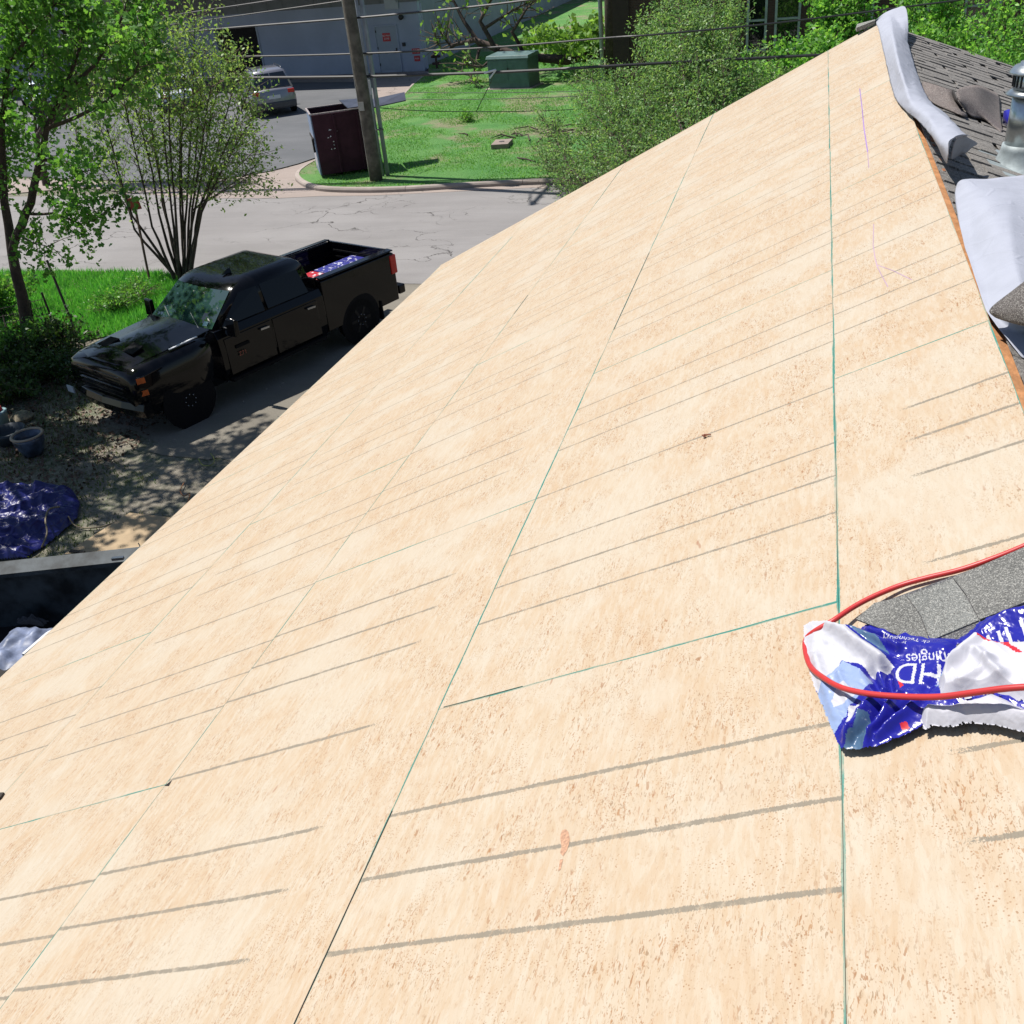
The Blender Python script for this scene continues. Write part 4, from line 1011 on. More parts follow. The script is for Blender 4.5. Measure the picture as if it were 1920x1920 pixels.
for s in (1, -1):
    for xa, xb, ua, ub in ((1.02, .12, .46, .10), (.04, -.86, .02, -.80)):
        q = [(xa, s * .925, 1.29), (xb, s * .935, 1.29), (ub, s * .80, 1.69), (ua, s * .79, 1.69)]
        if s < 0: q = q[::-1]
        b = MB(); quad_on(b, *q, -0.014 if s > 0 else -0.014); quad_on(b, *q, 0.014); b.build('side_window', M_TGL, tr)
    for x in (0.08, -0.55):
        pass
    for xd0, xd1 in ((1.08, .10), (.06, -.95)):       # door skins with shut lines
        b = MB(); b.hexa([(xd0, s * .995, .50), (xd1, s * .995, .50), (xd1, s * 1.006, .50), (xd0, s * 1.006, .50), (xd0, s * .992, 1.12), (xd1, s * .992, 1.12), (xd1, s * 1.004, 1.12), (xd0, s * 1.004, 1.12)])
        dr = b.build('door', M_BLKP, tr, bevel=0.006)
        b = MB(); b.bar((xd1 + .08, s * 1.035, 1.04), (xd1 + .26, s * 1.035, 1.05), 0.035, 0.03); b.build('handle', M_BLKP if s < 0 else M_CHROME, dr)
    b = MB(); b.tube([(.98, s * .93, 1.28), (.95, s * 1.1, 1.25)], 0.03, 6); b.hexa([(.93, s * 1.05, 1.18), (1.03, s * 1.05, 1.18), (1.01, s * 1.26, 1.18), (.93, s * 1.28, 1.18), (.93, s * 1.05, 1.46), (1.0, s * 1.05, 1.46), (.98, s * 1.26, 1.46), (.92, s * 1.28, 1.46)])
    b.build('mirror', M_BLKP, tr, bevel=0.015)
    b = MB(); b.bar((1.1, s * .97, .42), (-1.0, s * .97, .42), 0.14, 0.05); b.build('running_board', M_LINER, tr)
b = MB(); b.bar((.9, 1.018, .93), (.62, 1.018, .93), 0.012, 0.05); b.build('badge_backing', M_LINER, tr)
text_obj('door_badge', 'Z71', 0.10, mat('badge_red', (0.25, 0.05, 0.03), 0.4, bump=0), tr, (0.80, 1.03, .80), (-1, 0, 0), (0, 0, 1), 0.003)
# bed
def bx(name, a, c, m, p=tr, bev=0.0):
    b = MB(); b.box(a, c); return b.build(name, m, p, bevel=bev)
for s in (1, -1):
    y0, y1 = (0.80, 0.985) if s > 0 else (-0.985, -0.80)
    b = MB(); b.hexa([(-3.02, s * .82, .45), (-1.15, s * .82, .45), (-1.15, s * .96, .45), (-3.02, s * .94, .45), (-3.02, s * .82, 1.38), (-1.15, s * .82, 1.40), (-1.15, s * .97, 1.38), (-3.02, s * .955, 1.36)]); b.build('bed_side', M_BLKP, tr, bevel=0.015)
    b = MB(); b.hexa([(-3.03, s * .80, 1.40), (-1.16, s * .80, 1.42), (-1.16, s * .965, 1.41), (-3.03, s * .95, 1.39), (-3.03, s * .80, 1.425), (-1.16, s * .80, 1.445), (-1.16, s * .95, 1.435), (-3.03, s * .94, 1.415)]); b.build('bed_rail', M_BLKP, tr, bevel=0.008)
    b = MB(); b.lathe([(0.49, -0.02), (0.49, 0.0), (0.43, 0.004)], 28, (-1.95, s * .955, .42), Matrix.Rotation(math.radians(-90 * s), 4, 'X')); b.build('wheel_arch', M_LINER, tr)
    b = MB(); b.lathe([(0.49, -0.02), (0.49, 0.0), (0.43, 0.004)], 28, (1.95, s * .982, .42), Matrix.Rotation(math.radians(-90 * s), 4, 'X')); b.build('wheel_arch', M_LINER, tr)
    b = MB(); b.hexa([(-3.06, s * .80, .98), (-2.93, s * .955, .98), (-2.90, s * .965, .98), (-3.075, s * .83, .98), (-3.06, s * .80, 1.33), (-2.93, s * .955, 1.33), (-2.90, s * .97, 1.33), (-3.075, s * .83, 1.33)])
    b = MB(); b.box((-3.06, s * .85 if s > 0 else -.975, .97), (-2.90, .975 if s > 0 else s * .85, 1.33)); b.build('taillight', M_REDL, tr, bevel=0.02)
    b = MB(); b.hexa([(2.70, s * .60, .86), (2.80, s * .60, .86), (2.70, s * .93, .86), (2.60, s * .95, .86), (2.70, s * .60, 1.08), (2.785, s * .60, 1.08), (2.68, s * .93, 1.08), (2.58, s * .95, 1.08)]); b.build('headlight', mat('headlamp_glass', (0.05, 0.055, 0.06), 0.08, bump=0), tr)
    for z in (0.98, 0.78):
        b = MB(); b.hexa([(2.60, s * .955, z), (2.71, s * .925, z), (2.72, s * .94, z), (2.60, s * .985, z), (2.60, s * .955, z + .085), (2.71, s * .925, z + .085), (2.72, s * .94, z + .085), (2.60, s * .985, z + .085)]); b.build('side_marker', M_AMBER, tr)
    b = MB(); b.box((-2.25, s * .79 if s > 0 else -.82, .85), (-1.65, .82 if s > 0 else s * .79, 1.02)); b.build('inner_wheel_arch', M_LINER, tr)
    b = MB(); b.box((-2.52, min(s * .72, s * .98), .22), (-2.49, max(s * .72, s * .98), .58)); b.build('mud_flap', M_LINER, tr)
    wheel(tr, 1.95, s * .855, .41, .25); wheel(tr, -1.95, s * .835, .41, .25)
bx('bed_floor', (-3.0, -.82, .78), (-1.15, .82, .85), M_LINER)
bx('bed_front', (-1.19, -.82, .85), (-1.14, .82, 1.42), M_LINER)
tg = bx('tailgate', (-3.06, -.835, .72), (-3.0, .835, 1.40), M_BLKP, tr, 0.01)
for z in (0.98, 1.1, 1.22):
    b = MB(); b.box((-2.998, -.7, z), (-2.985, .7, z + .035)); b.build('stamped_rib', M_LINER, tg)
bx('rear_bumper', (-3.24, -.93, .52), (-3.07, .93, .70), M_BLKP, tr, 0.03)
bx('hitch', (-3.38, -.06, .40), (-3.1, .06, .48), M_LINER)
b = MB(); b.hexa([(2.78, -.98, .42), (2.78, .98, .42), (2.60, .99, .42), (2.60, -.99, .42), (2.78, -.98, .66), (2.78, .98, .66), (2.6, .99, .66), (2.6, -.99, .66)])
b = MB(); b.loft([[(2.62, y, .42), (2.86 - .12 * abs(y) ** 2, y, .42), (2.90 - .12 * abs(y) ** 2, y, .56), (2.86 - .12 * abs(y) ** 2, y, .66), (2.62, y, .68)] for y in (-.99, -.8, -.5, 0, .5, .8, .99)])
b.build('front_bumper', M_BLKP, tr, smooth=False, bevel=0.01)
b = MB(); b.box((2.76, -.62, .68), (2.79, .62, 1.08)); b.build('grille', M_LINER, tr)
for z in (0.73, 0.80, 0.87, 0.94, 1.01, 1.06):
    b = MB(); b.bar((2.80, -.60, z), (2.80, .60, z), 0.02, 0.012); b.build('grille_bar', M_CHROME if z in (0.87, 1.06) else M_RIM, tr)
b = MB(); b.box((2.89, -.99, .55), (2.91, -.80, .66)); b.build('bumper_reflection', mat('pale_blue_reflection', (0.30, 0.36, 0.44), 0.5), tr)  # pale box painted as a reflection on the bumper's far end
b = MB(); b.hexa([(.12, .19, 1.865), (.30, .22, 1.865), (.30, .26, 1.865), (.12, .27, 1.865), (.12, .22, 1.94), (.18, .225, 1.93), (.18, .235, 1.93), (.12, .24, 1.94)]); b.build('antenna', M_BLKP, tr)
bx('chassis', (-3.0, -.5, .3), (2.6, .5, .56), M_LINER)

# shingle bundles in the bed
def bed_pt(x, y, z): 
    return tr.matrix_basis @ Vector((x, y, z))
M_PKB = NT('blue_white_wrapper'); t = M_PKB; v = t.pos()
f = t.ramp(t.noise(v, 9, 3, 0.6), 0.56, 0.6); t.base(t.mix(f, (0.028, 0.028, 0.20), (0.5, 0.5, 0.6))); t.set(Roughness=0.35); t.bump(t.noise(v, 20, 3), 0.4, 0.02); M_PKB = t.m
M_PKR = NT('red_white_wrapper'); t = M_PKR; v = t.pos()
f = t.ramp(t.noise(v, 8, 3, 0.6), 0.55, 0.59); t.base(t.mix(f, (0.42, 0.012, 0.02), (0.6, 0.55, 0.58))); t.set(Roughness=0.35); t.bump(t.noise(v, 20, 3), 0.4, 0.02); M_PKR = t.m
def bundle(x, y, z, m, label, g):
    b = MB(); b.box((-.165, -.47, 0), (.165, .47, .085))
    o = b.build('shingle_bundle', m, None, bevel=0.015); o.location = bed_pt(x, y, z); o.rotation_euler = (0, 0, math.radians(-112.4 + random.uniform(-3, 3)))
    tag(o, label, 'shingle bundle', g)
for i, (x, m) in enumerate(((-1.42, M_PKR), (-1.77, M_PKR), (-2.12, M_PKB), (-2.47, M_PKB), (-2.81, M_PKB))):
    for lv in range(4):
        red = m is M_PKR
        if lv < 3: bundle(x, .30, .852 + lv * .088, m, ('lowest', 'third from top', 'second from top')[lv] + (' red' if red else ' blue') + ' wrapped bundle of the stack ' + ('touching the cab', 'of red ones farther from the cab', 'of blue ones beside the red', 'in the middle of the blue ones', 'nearest the tailgate')[i], ('red' if red else 'blue') + ' bundles lower in the stacks')
        else: bundle(x, .30, .852 + lv * .088, m, ('topmost red wrapped bundle in the truck bed, right behind the cab', 'topmost red wrapped bundle in the truck bed, touching the blue ones', 'topmost blue wrapped bundle next to the red ones in the truck bed', 'topmost blue wrapped bundle, middle one of the blue in the truck bed', 'topmost blue wrapped bundle nearest the tailgate')[i], 'wrapped shingle bundles on top of the stacks')

# ---- parked cars
def car(name, label, loc, rz, pm, kind='suv', L=4.7, W=1.86, H=1.68):
    c = thing(name, label, 'car', loc, rz)
    hl, hw = L / 2, W / 2; belt = H * 0.60
    def s_(x, w, z, zb=0.32):
        h = [(w * .93, zb), (w, zb + .2), (w, (zb + z) / 2 + .05), (w * .97, z - .08), (w * .86, z), (0, z + .02)]
        return [(x, y, zz) for y, zz in h] + [(x, -y, zz) for y, zz in reversed(h[:-1])]
    if kind == 'suv': st = [(-hl, .86, belt * .92), (-hl + .08, .96, belt), (-hl * .5, 1, belt), (hl * .25, 1, belt * 1.0), (hl * .55, .99, belt * .95), (hl * .9, .93, belt * .84), (hl, .8, belt * .70)]
    else: st = [(-hl, .84, belt * .95), (-hl + .08, .95, belt * 1.02), (-hl * .55, 1, belt * 1.05), (hl * .25, 1, belt * 1.0), (hl * .55, .99, belt * .95), (hl * .9, .93, belt * .84), (hl, .8, belt * .70)]
    b = MB(); b.loft([s_(x, w * hw, z) for x, w, z in st]); b.build('body', pm, c, smooth=True)
    rx = -hl + .12 if kind == 'suv' else -hl + .75
    b = MB()
    def rg(xf, xr, w, z): return [(xf, w * .9, z), (xf + .05, 0, z), (xf, -w * .9, z), (xf - .1, -w, z), (xr + .1, -w, z), (xr, -w * .9, z), (xr - .03, 0, z), (xr, w * .9, z), (xr + .1, w, z), (xf - .1, w, z)]
    lo_, hi_ = rg(hl * .36, rx, hw * .93, belt - .02), rg(hl * .02, rx + (.28 if kind == 'suv' else .62), hw * .72, H - .07)
    b.loft([lo_, hi_, rg(hl * -.06, rx + (.4 if kind == 'suv' else .8), hw * .6, H)]); cab = b.build('cabin', pm, c, smooth=True)
    def pane(name, i, j, k0=.10, k1=.92, e=.07):
        A, B_, C_, D_ = lerp3(lo_[i], hi_[i], k0), lerp3(lo_[j], hi_[j], k0), lerp3(lo_[j], hi_[j], k1), lerp3(lo_[i], hi_[i], k1)
        A, B_ = lerp3(A, B_, e), lerp3(B_, A, e); D_, C_ = lerp3(D_, C_, e), lerp3(C_, D_, e)
        b = MB(); quad_on(b, A, B_, C_, D_, .012); quad_on(b, A, B_, C_, D_, -.012); b.build(name, M_GLASS, c)
    pane('windshield', 0, 1, e=.02); pane('windshield', 1, 2, e=.02); pane('side_window', 3, 4, e=.03); pane('side_window', 8, 9, e=.03)
    pane('rear_window', 5, 6, e=.02); pane('rear_window', 6, 7, e=.02)
    for s in (1, -1):
        b = MB(); b.box((-hl - .01, min(s * hw * .62, s * hw * .92), belt * .80), (-hl + .16, max(s * hw * .62, s * hw * .92), belt * .80 + .16)); b.build('taillight', M_REDL, c, bevel=.02)
        for x in (hl * .62, -hl * .62): wheel(c, x, s * (hw - .10), .34, .22, 5)
        b = MB(); b.hexa([(hl * .33, s * hw, belt), (hl * .38, s * hw, belt), (hl * .38, s * (hw + .18), belt + .02), (hl * .33, s * (hw + .18), belt + .02), (hl * .33, s * hw, belt + .12), (hl * .38, s * hw, belt + .12), (hl * .38, s * (hw + .18), belt + .14), (hl * .33, s * (hw + .18), belt + .14)]); b.build('mirror', pm, c)
        if kind == 'suv':
            b = MB(); b.tube([(rx + .5, s * hw * .62, H + .0), (rx + .6, s * hw * .62, H + .05), (-.2, s * hw * .62, H + .05), (-.1, s * hw * .62, H)], .02, 6); b.build('roof_rail', M_CHROME, c)
    b = MB(); b.box((-hl - .07, -hw * .92, .34), (-hl + .1, hw * .92, .60)); b.build('rear_bumper', mat('bumper_grey', (0.06, 0.06, 0.065), 0.5), c, bevel=.04)
    b = MB(); b.box((-hl - .03, -.26, belt * .66), (-hl - .012, .26, belt * .66 + .14)); b.build('number_plate', WHITE, c)
    return c
M_SILV = paint('silver_car_paint', (0.22, 0.22, 0.25), 0.3, 0.4)
M_WHT = paint('white_car_paint', (0.52, 0.55, 0.60), 0.3, 0.0)
M_BLU = paint('pale_blue_car_paint', (0.34, 0.42, 0.52), 0.3, 0.2)
r0, r1 = Vector((-23.330, 40.211, 0.000)), Vector((-21.750, 41.436, 0.000)); mid = (r0 + r1) / 2; d = (r1 - r0).normalized(); fwd = Vector((-d.y, d.x, 0))
car('parked_car', 'silver sport utility car with roof rails parked facing the grey building', mid + fwd * 2.15 + Vector((0, 0, .01)), math.atan2(fwd.y, fwd.x), M_SILV, 'suv', 4.8, 1.98, 1.85)
f2 = fwd
car('parked_car', 'white and pale blue sedan half hidden behind the leafy tree at far left', Vector((-37.973, 44.739, 0.000)) + f2 * 2.2 + Vector((0, 0, .01)), math.atan2(f2.y, f2.x) + .12, M_BLU, 'sedan', 4.7, 1.85, 1.46)
car('parked_car', 'white car glimpsed through the multi-stem tree, between sedan and silver car', Vector((-28.558, 42.871, 0.000)) + f2 * 2.2 + Vector((0, 0, .01)), math.atan2(f2.y, f2.x), M_WHT, 'sedan', 4.6, 1.85, 1.50)

# ================================================================ trees and shrubs
L_MAPLE = leaf_mat('maple_leaf', (0.065, 0.20, 0.040), (0.20, 0.40, 0.085), 0.48)
L_MYRTLE = leaf_mat('myrtle_leaf', (0.13, 0.27, 0.07), (0.38, 0.50, 0.17), 0.42)
L_SHRUB = leaf_mat('shrub_leaf', (0.12, 0.27, 0.09), (0.34, 0.49, 0.20), 0.42)
L_VINE = leaf_mat('vine_leaf', (0.085, 0.27, 0.05), (0.30, 0.56, 0.12), 0.48)
L_SPRING = leaf_mat('young_leaf', (0.12, 0.25, 0.05), (0.22, 0.38, 0.09), 0.5)
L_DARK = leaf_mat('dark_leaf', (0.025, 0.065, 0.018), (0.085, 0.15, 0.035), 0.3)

def leaf_cloud(name, C, size, m, parent, r, aspect=0.5, up=0.35, lobed=False):
    n = len(C)
    a = r.normal(size=(n, 3)); a /= np.linalg.norm(a, axis=1)[:, None] + 1e-9       # leaf direction
    nn = r.normal(size=(n, 3)); nn[:, 2] += up * 2; nn -= a * np.sum(nn * a, 1)[:, None]; nn /= np.linalg.norm(nn, axis=1)[:, None] + 1e-9
    b = np.cross(nn, a)
    s = size * r.uniform(0.6, 1.35, n)[:, None]
    fold = nn * s * 0.10
    if lobed:
        V = np.stack([C - a * s * .5, C - a * s * .1 + b * s * .46 + fold, C + a * s * .02 + b * s * .2, C + a * s * .38 + b * s * .34 + fold, C + a * s * .6, C + a * s * .38 - b * s * .34 + fold, C + a * s * .02 - b * s * .2, C - a * s * .1 - b * s * .46 + fold], 1)
        return quads_mesh(name, V, m, parent, 'stuff', 8)
    V = np.stack([C - a * s * .5, C + b * s * aspect * .5 + fold, C + a * s * .5, C - b * s * aspect * .5 + fold], 1)
    return quads_mesh(name, V, m, parent, 'stuff', 4)

def wobble(p0, p1, r, k=6, amp=0.06, sag=0.0):
    p0, p1 = np.array(p0, float), np.array(p1, float); L = np.linalg.norm(p1 - p0)
    ts = np.linspace(0, 1, k); off = np.cumsum(r.normal(0, amp * L / k, (k, 3)), 0); off -= off[-1] * ts[:, None]; off[0] = 0
    P = p0 + (p1 - p0) * ts[:, None] + off
    P[:, 2] += sag * L * np.sin(np.pi * ts)
    return P

def plant(name, label, cat, base, stems, leaves, seed=1, bark=None, group=None, leaf_m=None, leaf=0.08, per=10, spread=0.28, t0=0.35, twigs=7, twl=0.7, trunk_r=0.05, aspect=0.5, lobed=False, minz=None, crown_name='crown', upb=0.35, twig_r=0.006):
    """stems: list of polylines of world points (each starts on the trunk or the ground)"""
    r = np.random.default_rng(seed); base = Vector(base); bb = np.array(base)
    root = thing(name, label, cat, base, 0, group)
    tb, tw, C = MB(), MB(), []
    for st in stems:
        rad, P = st[0], [np.array(q, float) for q in st[1]]
        Q = []
        for i in range(len(P) - 1): Q += list(wobble(P[i], P[i + 1], r, 5, 0.05))[(0 if i == 0 else 1):]
        Q = np.array(Q); m = len(Q); seg = np.linalg.norm(np.diff(Q, axis=0), axis=1); L = seg.sum()
        rs = [max(0.006, rad * (1 - 0.82 * i / (m - 1))) for i in range(m)]
        tb.tube([q - bb for q in Q], rs, 7, cap=False)
        tt0 = st[2] if len(st) > 2 else t0
        nt = max(2, int(twigs * L / 2.0)) if tt0 < 1 else 0
        for j in range(nt):
            t = tt0 + (1 - tt0) * ((j + r.uniform(0, 1)) / nt) ** 0.65; t = min(t, 0.999)
            i = min(int(t * (m - 1)), m - 2); q = Q[i] + (Q[i + 1] - Q[i]) * (t * (m - 1) - i)
            d = Q[min(i + 2, m - 1)] - Q[max(i - 1, 0)]; d /= np.linalg.norm(d) + 1e-9
            e = r.normal(size=3); e -= d * (e @ d); e /= np.linalg.norm(e) + 1e-9
            dirn = d * r.uniform(.2, .9) + e * r.uniform(.5, 1.0) + np.array([0, 0, .25]); dirn /= np.linalg.norm(dirn)
            tl_ = twl * r.uniform(.5, 1.25)
            W = wobble(q, q + dirn * tl_, r, 4, .12)
            tw.tube([w - bb for w in W], [twig_r * 1.4, twig_r, twig_r * .7, twig_r * .4], 4, cap=False)
            k = max(2, int(per * tl_ / twl)); cl = r.uniform(.25, 1, k)
            idx = np.clip((cl * 3).astype(int), 0, 2); fr = cl * 3 - idx
            pts = W[idx] + (W[np.minimum(idx + 1, 3)] - W[idx]) * fr[:, None]
            C.append(pts + r.normal(0, spread * .35, (k, 3)))
            if r.uniform() < .6:                                  # side twig
                e2 = dirn + r.normal(0, .7, 3); e2 /= np.linalg.norm(e2); W2 = wobble(W[1], W[1] + e2 * tl_ * .6, r, 3, .1)
                tw.tube([w - bb for w in W2], [twig_r, twig_r * .7, twig_r * .4], 3, cap=False)
                C.append(W2[r.integers(0, 3, k // 2)] + r.normal(0, spread * .4, (k // 2, 3)))
    tb.build('trunk' if cat == 'tree' else 'stems', bark or BARK, root, smooth=True)
    tw.build('twigs', TWIG, root, kind='stuff')
    C = np.concatenate(C)
    if minz is not None: C = C[C[:, 2] > minz]
    leaf_cloud(crown_name, C - bb, leaf, leaf_m, root, r, aspect, upb, lobed)
    return root, len(C)

rt = np.random.default_rng(21)
# --- multi-stem crape myrtle behind the pickup
cb = np.array((-13.755, 18.973, 0.000))
tips = [(-14.776, 19.200, 4.679), (-15.612, 20.000, 3.555), (-14.127, 19.400, 5.131), (-13.917, 18.900, 4.368), (-14.105, 20.200, 5.246), (-13.870, 19.800, 4.549), (-13.006, 19.300, 5.373), (-12.671, 18.800, 4.822), (-13.111, 20.300, 5.225), (-12.471, 19.200, 4.658), (-12.362, 19.800, 5.400), (-12.664, 20.400, 4.720), (-11.752, 19.000, 4.347), (-11.657, 19.600, 4.813), (-11.735, 20.100, 4.394), (-11.128, 19.300, 4.069), (-11.552, 20.000, 3.497), (-11.260, 18.800, 3.230)]
mids = [(250, 400), (255, 420), (300, 400), (290, 420), (310, 390), (315, 410), (325, 400), (330, 380), (340, 400), (345, 410), (350, 395), (355, 400), (362, 400), (368, 395), (370, 405), (372, 400), (373, 410), (375, 415)]
stems = []
def midp(i):
    return MIDS[i]
MIDS = [(-14.662, 19.000, 1.525), (-14.864, 19.200, 1.166), (-14.015, 19.100, 1.548), (-14.221, 19.000, 1.277), (-14.078, 19.400, 1.648), (-13.911, 19.200, 1.459), (-13.662, 19.100, 1.602), (-13.435, 19.000, 1.860), (-13.653, 19.400, 1.521), (-13.480, 19.200, 1.452), (-13.398, 19.300, 1.603), (-13.485, 19.500, 1.491), (-13.140, 19.100, 1.593), (-13.146, 19.300, 1.658), (-13.181, 19.400, 1.513), (-12.969, 19.200, 1.682), (-13.013, 19.300, 1.597), (-12.838, 19.000, 1.580)]
for i, tp in enumerate(tips):
    b0 = cb + np.array([0.022 * (i - 9), rt.uniform(-.15, .15), 0])
    stems.append((0.042, [b0, MIDS[i], tp], 0.50))
extra = [(-11.365, 19.400, 2.810), (-11.535, 19.200, 2.283), (-16.056, 19.600, 3.131), (-11.172, 18.900, 2.564)]
for q in extra: stems.append((0.016, [MIDS[12 if q[0] > -13 else 0], q], 0.3))
plant('crape_myrtle', 'airy multi-stem tree with small leaves standing just behind the pickup cab', 'tree', cb, stems, None, 31, leaf_m=L_MYRTLE, leaf=0.080, per=15, spread=0.30, twigs=17, twl=0.66, aspect=0.55, group=None)

# --- leafy maple at the far left
mb0 = np.array((-14.764, 14.864, 0.000))
ms = [(0.13, [mb0, (-14.551, 14.900, 1.050), (-14.487, 15.000, 1.969), (-14.356, 15.100, 2.845), (-13.967, 15.200, 4.043), (-13.423, 15.300, 5.146), (-12.871, 15.400, 6.167)], .45),
      (0.085, [(-14.487, 15.000, 1.969), (-13.575, 14.900, 2.883), (-13.068, 14.900, 3.620), (-12.791, 15.000, 4.128), (-12.340, 15.100, 4.613), (-11.871, 15.300, 5.311), (-11.550, 15.600, 5.903)], .25),
      (0.04, [(-12.791, 15.000, 4.128), (-12.115, 14.800, 4.271), (-11.117, 14.600, 4.558), (-10.476, 14.600, 4.930), (-10.143, 14.800, 5.430)], .2),
      (0.035, [(-13.068, 14.900, 3.620), (-12.396, 14.700, 3.645), (-11.789, 14.500, 3.406)], .2),
      (0.03, [(-13.774, 14.900, 2.693), (-12.987, 14.700, 2.735), (-12.320, 14.500, 2.591), (-11.874, 14.400, 2.688)], .15),
      (0.03, [(-14.099, 14.900, 2.301), (-13.582, 14.600, 2.237), (-13.075, 14.400, 2.226)], .15),
      (0.04, [(-14.356, 15.100, 2.845), (-14.489, 15.000, 3.640), (-14.841, 15.200, 4.531)], .3),
      (0.04, [(-13.423, 15.300, 5.146), (-12.476, 15.000, 5.624), (-11.775, 15.000, 6.049)], .2),
      (0.04, [(-13.837, 15.300, 4.470), (-13.331, 15.600, 5.014), (-12.948, 15.800, 5.224)], .2),
      (0.04, [(-12.340, 15.100, 4.613), (-11.420, 15.000, 5.082), (-10.809, 15.200, 5.736), (-10.527, 15.300, 6.167)], .2),
      (0.035, [(-11.871, 15.300, 5.311), (-12.158, 15.200, 5.743), (-12.118, 15.000, 6.225)], .2)]
plant('maple_tree', 'leafy green tree with a dark forked trunk rising behind the fence at the left edge', 'tree', mb0, ms, None, 33, leaf_m=L_MAPLE, leaf=0.092, per=32, spread=0.34, twigs=18, twl=0.75, lobed=True)
# --- tree whose crown hangs over the driveway, above the picture, and dapples the ground
ob = np.array((-15.2, 11.0, 0.0))
os_ = [(0.20, [ob, ob + [.1, 0, 3], ob + [.5, .1, 6.0], ob + [1.0, .3, 8.8]], .6)]
for i in range(13):
    a = i * 2 * math.pi / 13; rr_ = rt.uniform(1.8, 3.7)
    os_.append((0.06, [ob + [.5, .1, 5.6 + rt.uniform(0, .8)], ob + [1.2 + math.cos(a) * rr_ * .5, math.sin(a) * rr_ * .5, 7.3], ob + [1.9 + math.cos(a) * rr_, math.sin(a) * rr_, 8.0 + rt.uniform(-.2, 1.0)]], .25))
plant('shade_tree', 'tall tree over the driveway whose crown rises above the picture and dapples the ground', 'tree', ob, os_, None, 35, leaf_m=L_MAPLE, leaf=0.15, per=20, spread=0.34, twigs=13, twl=0.85, lobed=True, minz=6.75)
o2 = np.array((-16.9, 13.3, 0.0))
s2_ = [(0.17, [o2, o2 + [.2, 0, 2.5], o2 + [.5, .1, 5.0], o2 + [.6, .3, 7.4]], .5)]
for i in range(12):
    a = i * 2 * math.pi / 12; rr_ = rt.uniform(1.0, 2.4)
    s2_.append((0.05, [o2 + [.3, .1, 3.2 + rt.uniform(0, .8)], o2 + [.6 + math.cos(a) * rr_ * .5, math.sin(a) * rr_ * .5, 5.0], o2 + [.9 + math.cos(a) * rr_, math.sin(a) * rr_, 6.2 + rt.uniform(-1.2, 1.2)]], .2))
plant('shade_tree', 'second shade tree, standing left of the picture and darkening the ground before the pickup', 'tree', o2, s2_, None, 37, leaf_m=L_MAPLE, leaf=0.16, per=26, spread=0.36, twigs=13, twl=0.85, lobed=True)
# --- darker tree between the two, farther back
db = np.array((-25.5, 29.0, 0.0))
ds = [(0.14, [db, db + [.2, 0, 1.6], (-21.781, 29.000, 3.696), (-21.090, 29.000, 5.322)], .35)]
for q in ((-22.920, 29.000, 4.688), (-22.287, 29.500, 5.205), (-20.325, 28.500, 4.588), (-20.147, 29.000, 5.260), (-19.418, 28.600, 3.778), (-22.742, 28.600, 3.331), (-21.549, 29.400, 3.151), (-23.993, 29.000, 5.059), (-20.022, 29.500, 4.910)):
    ds.append((0.05, [db + [.2, 0, 1.5], np.array(q) * .55 + (db + [0, 0, 2.0]) * .45, q], .25))
plant('parking_lot_tree', 'dark small-leaved tree at the edge of the parking lot, seen between the two nearer trees', 'tree', db, ds, None, 36, leaf_m=L_DARK, leaf=0.13, per=16, spread=0.45, twigs=12, twl=0.9)

# --- shrubs in front of the brick house
def shrub(label, base, pts, seed, lm=L_SHRUB, leaf=0.10, per=30, tw=18, twl=0.65, cat='shrub', name='shrub', sp=0.28, r0=.035, asp=0.42, gr='shrubs beyond the far roof edge', t0=.25, lob=False):
    base = np.array(base); st = []
    for q in pts:
        q = np.array(q); st.append((r0, [base + rt.normal(0, .12, 3) * [1, 1, 0], base * .5 + q * .5 + rt.normal(0, .15, 3), q], t0))
    return plant(name, label, cat, base, st, None, seed, leaf_m=lm, leaf=leaf, per=per, spread=sp, twigs=tw, twl=twl, aspect=asp, group=gr, lobed=lob)
shrub('sprawling willowy shrub leaning over the kerb at the corner of the bare roof', (-4.491, 23.846, 0.100), [(-7.294, 28.500, 1.526), (-6.813, 28.000, 1.100), (-6.934, 27.400, 0.654), (-6.413, 27.000, 0.154), (-6.073, 28.600, 1.387), (-5.638, 27.800, 0.671), (-5.089, 27.200, 0.217), (-4.906, 28.000, 1.034), (-5.995, 26.800, 0.048), (-4.661, 28.400, 1.511), (-7.180, 27.200, 0.850)], 41, leaf=.085, per=19)
shrub('dense grey-green shrub in front of the slim metal post', (-3.033, 23.761, 0.100), [(-6.568, 30.000, 2.034), (-6.406, 30.500, 2.532), (-5.790, 29.600, 1.628), (-5.526, 30.000, 2.273), (-4.960, 30.400, 2.614), (-5.055, 29.000, 1.843), (-4.507, 29.400, 2.034), (-4.000, 29.000, 1.656), (-5.810, 28.800, 1.195), (-4.321, 28.600, 1.319), (-3.574, 28.000, 1.127), (-4.766, 28.000, 0.601)], 42, leaf=.09, per=20)
shrub('tall twiggy shrub with a dark upright stem, left of the big windows', (-2.358, 24.685, 0.100), [(-4.422, 31.000, 3.074), (-4.330, 31.500, 3.854), (-3.808, 31.000, 4.406), (-3.298, 30.500, 3.748), (-3.381, 30.000, 2.862), (-2.894, 31.000, 3.263), (-2.798, 31.400, 4.036), (-2.269, 30.600, 3.405), (-2.886, 29.600, 2.204), (-2.489, 30.000, 2.539), (-3.879, 29.800, 2.223), (-3.854, 32.000, 4.468), (-2.169, 31.000, 3.895), (-4.819, 31.600, 3.453)], 43, leaf=.095, per=24, r0=.05)
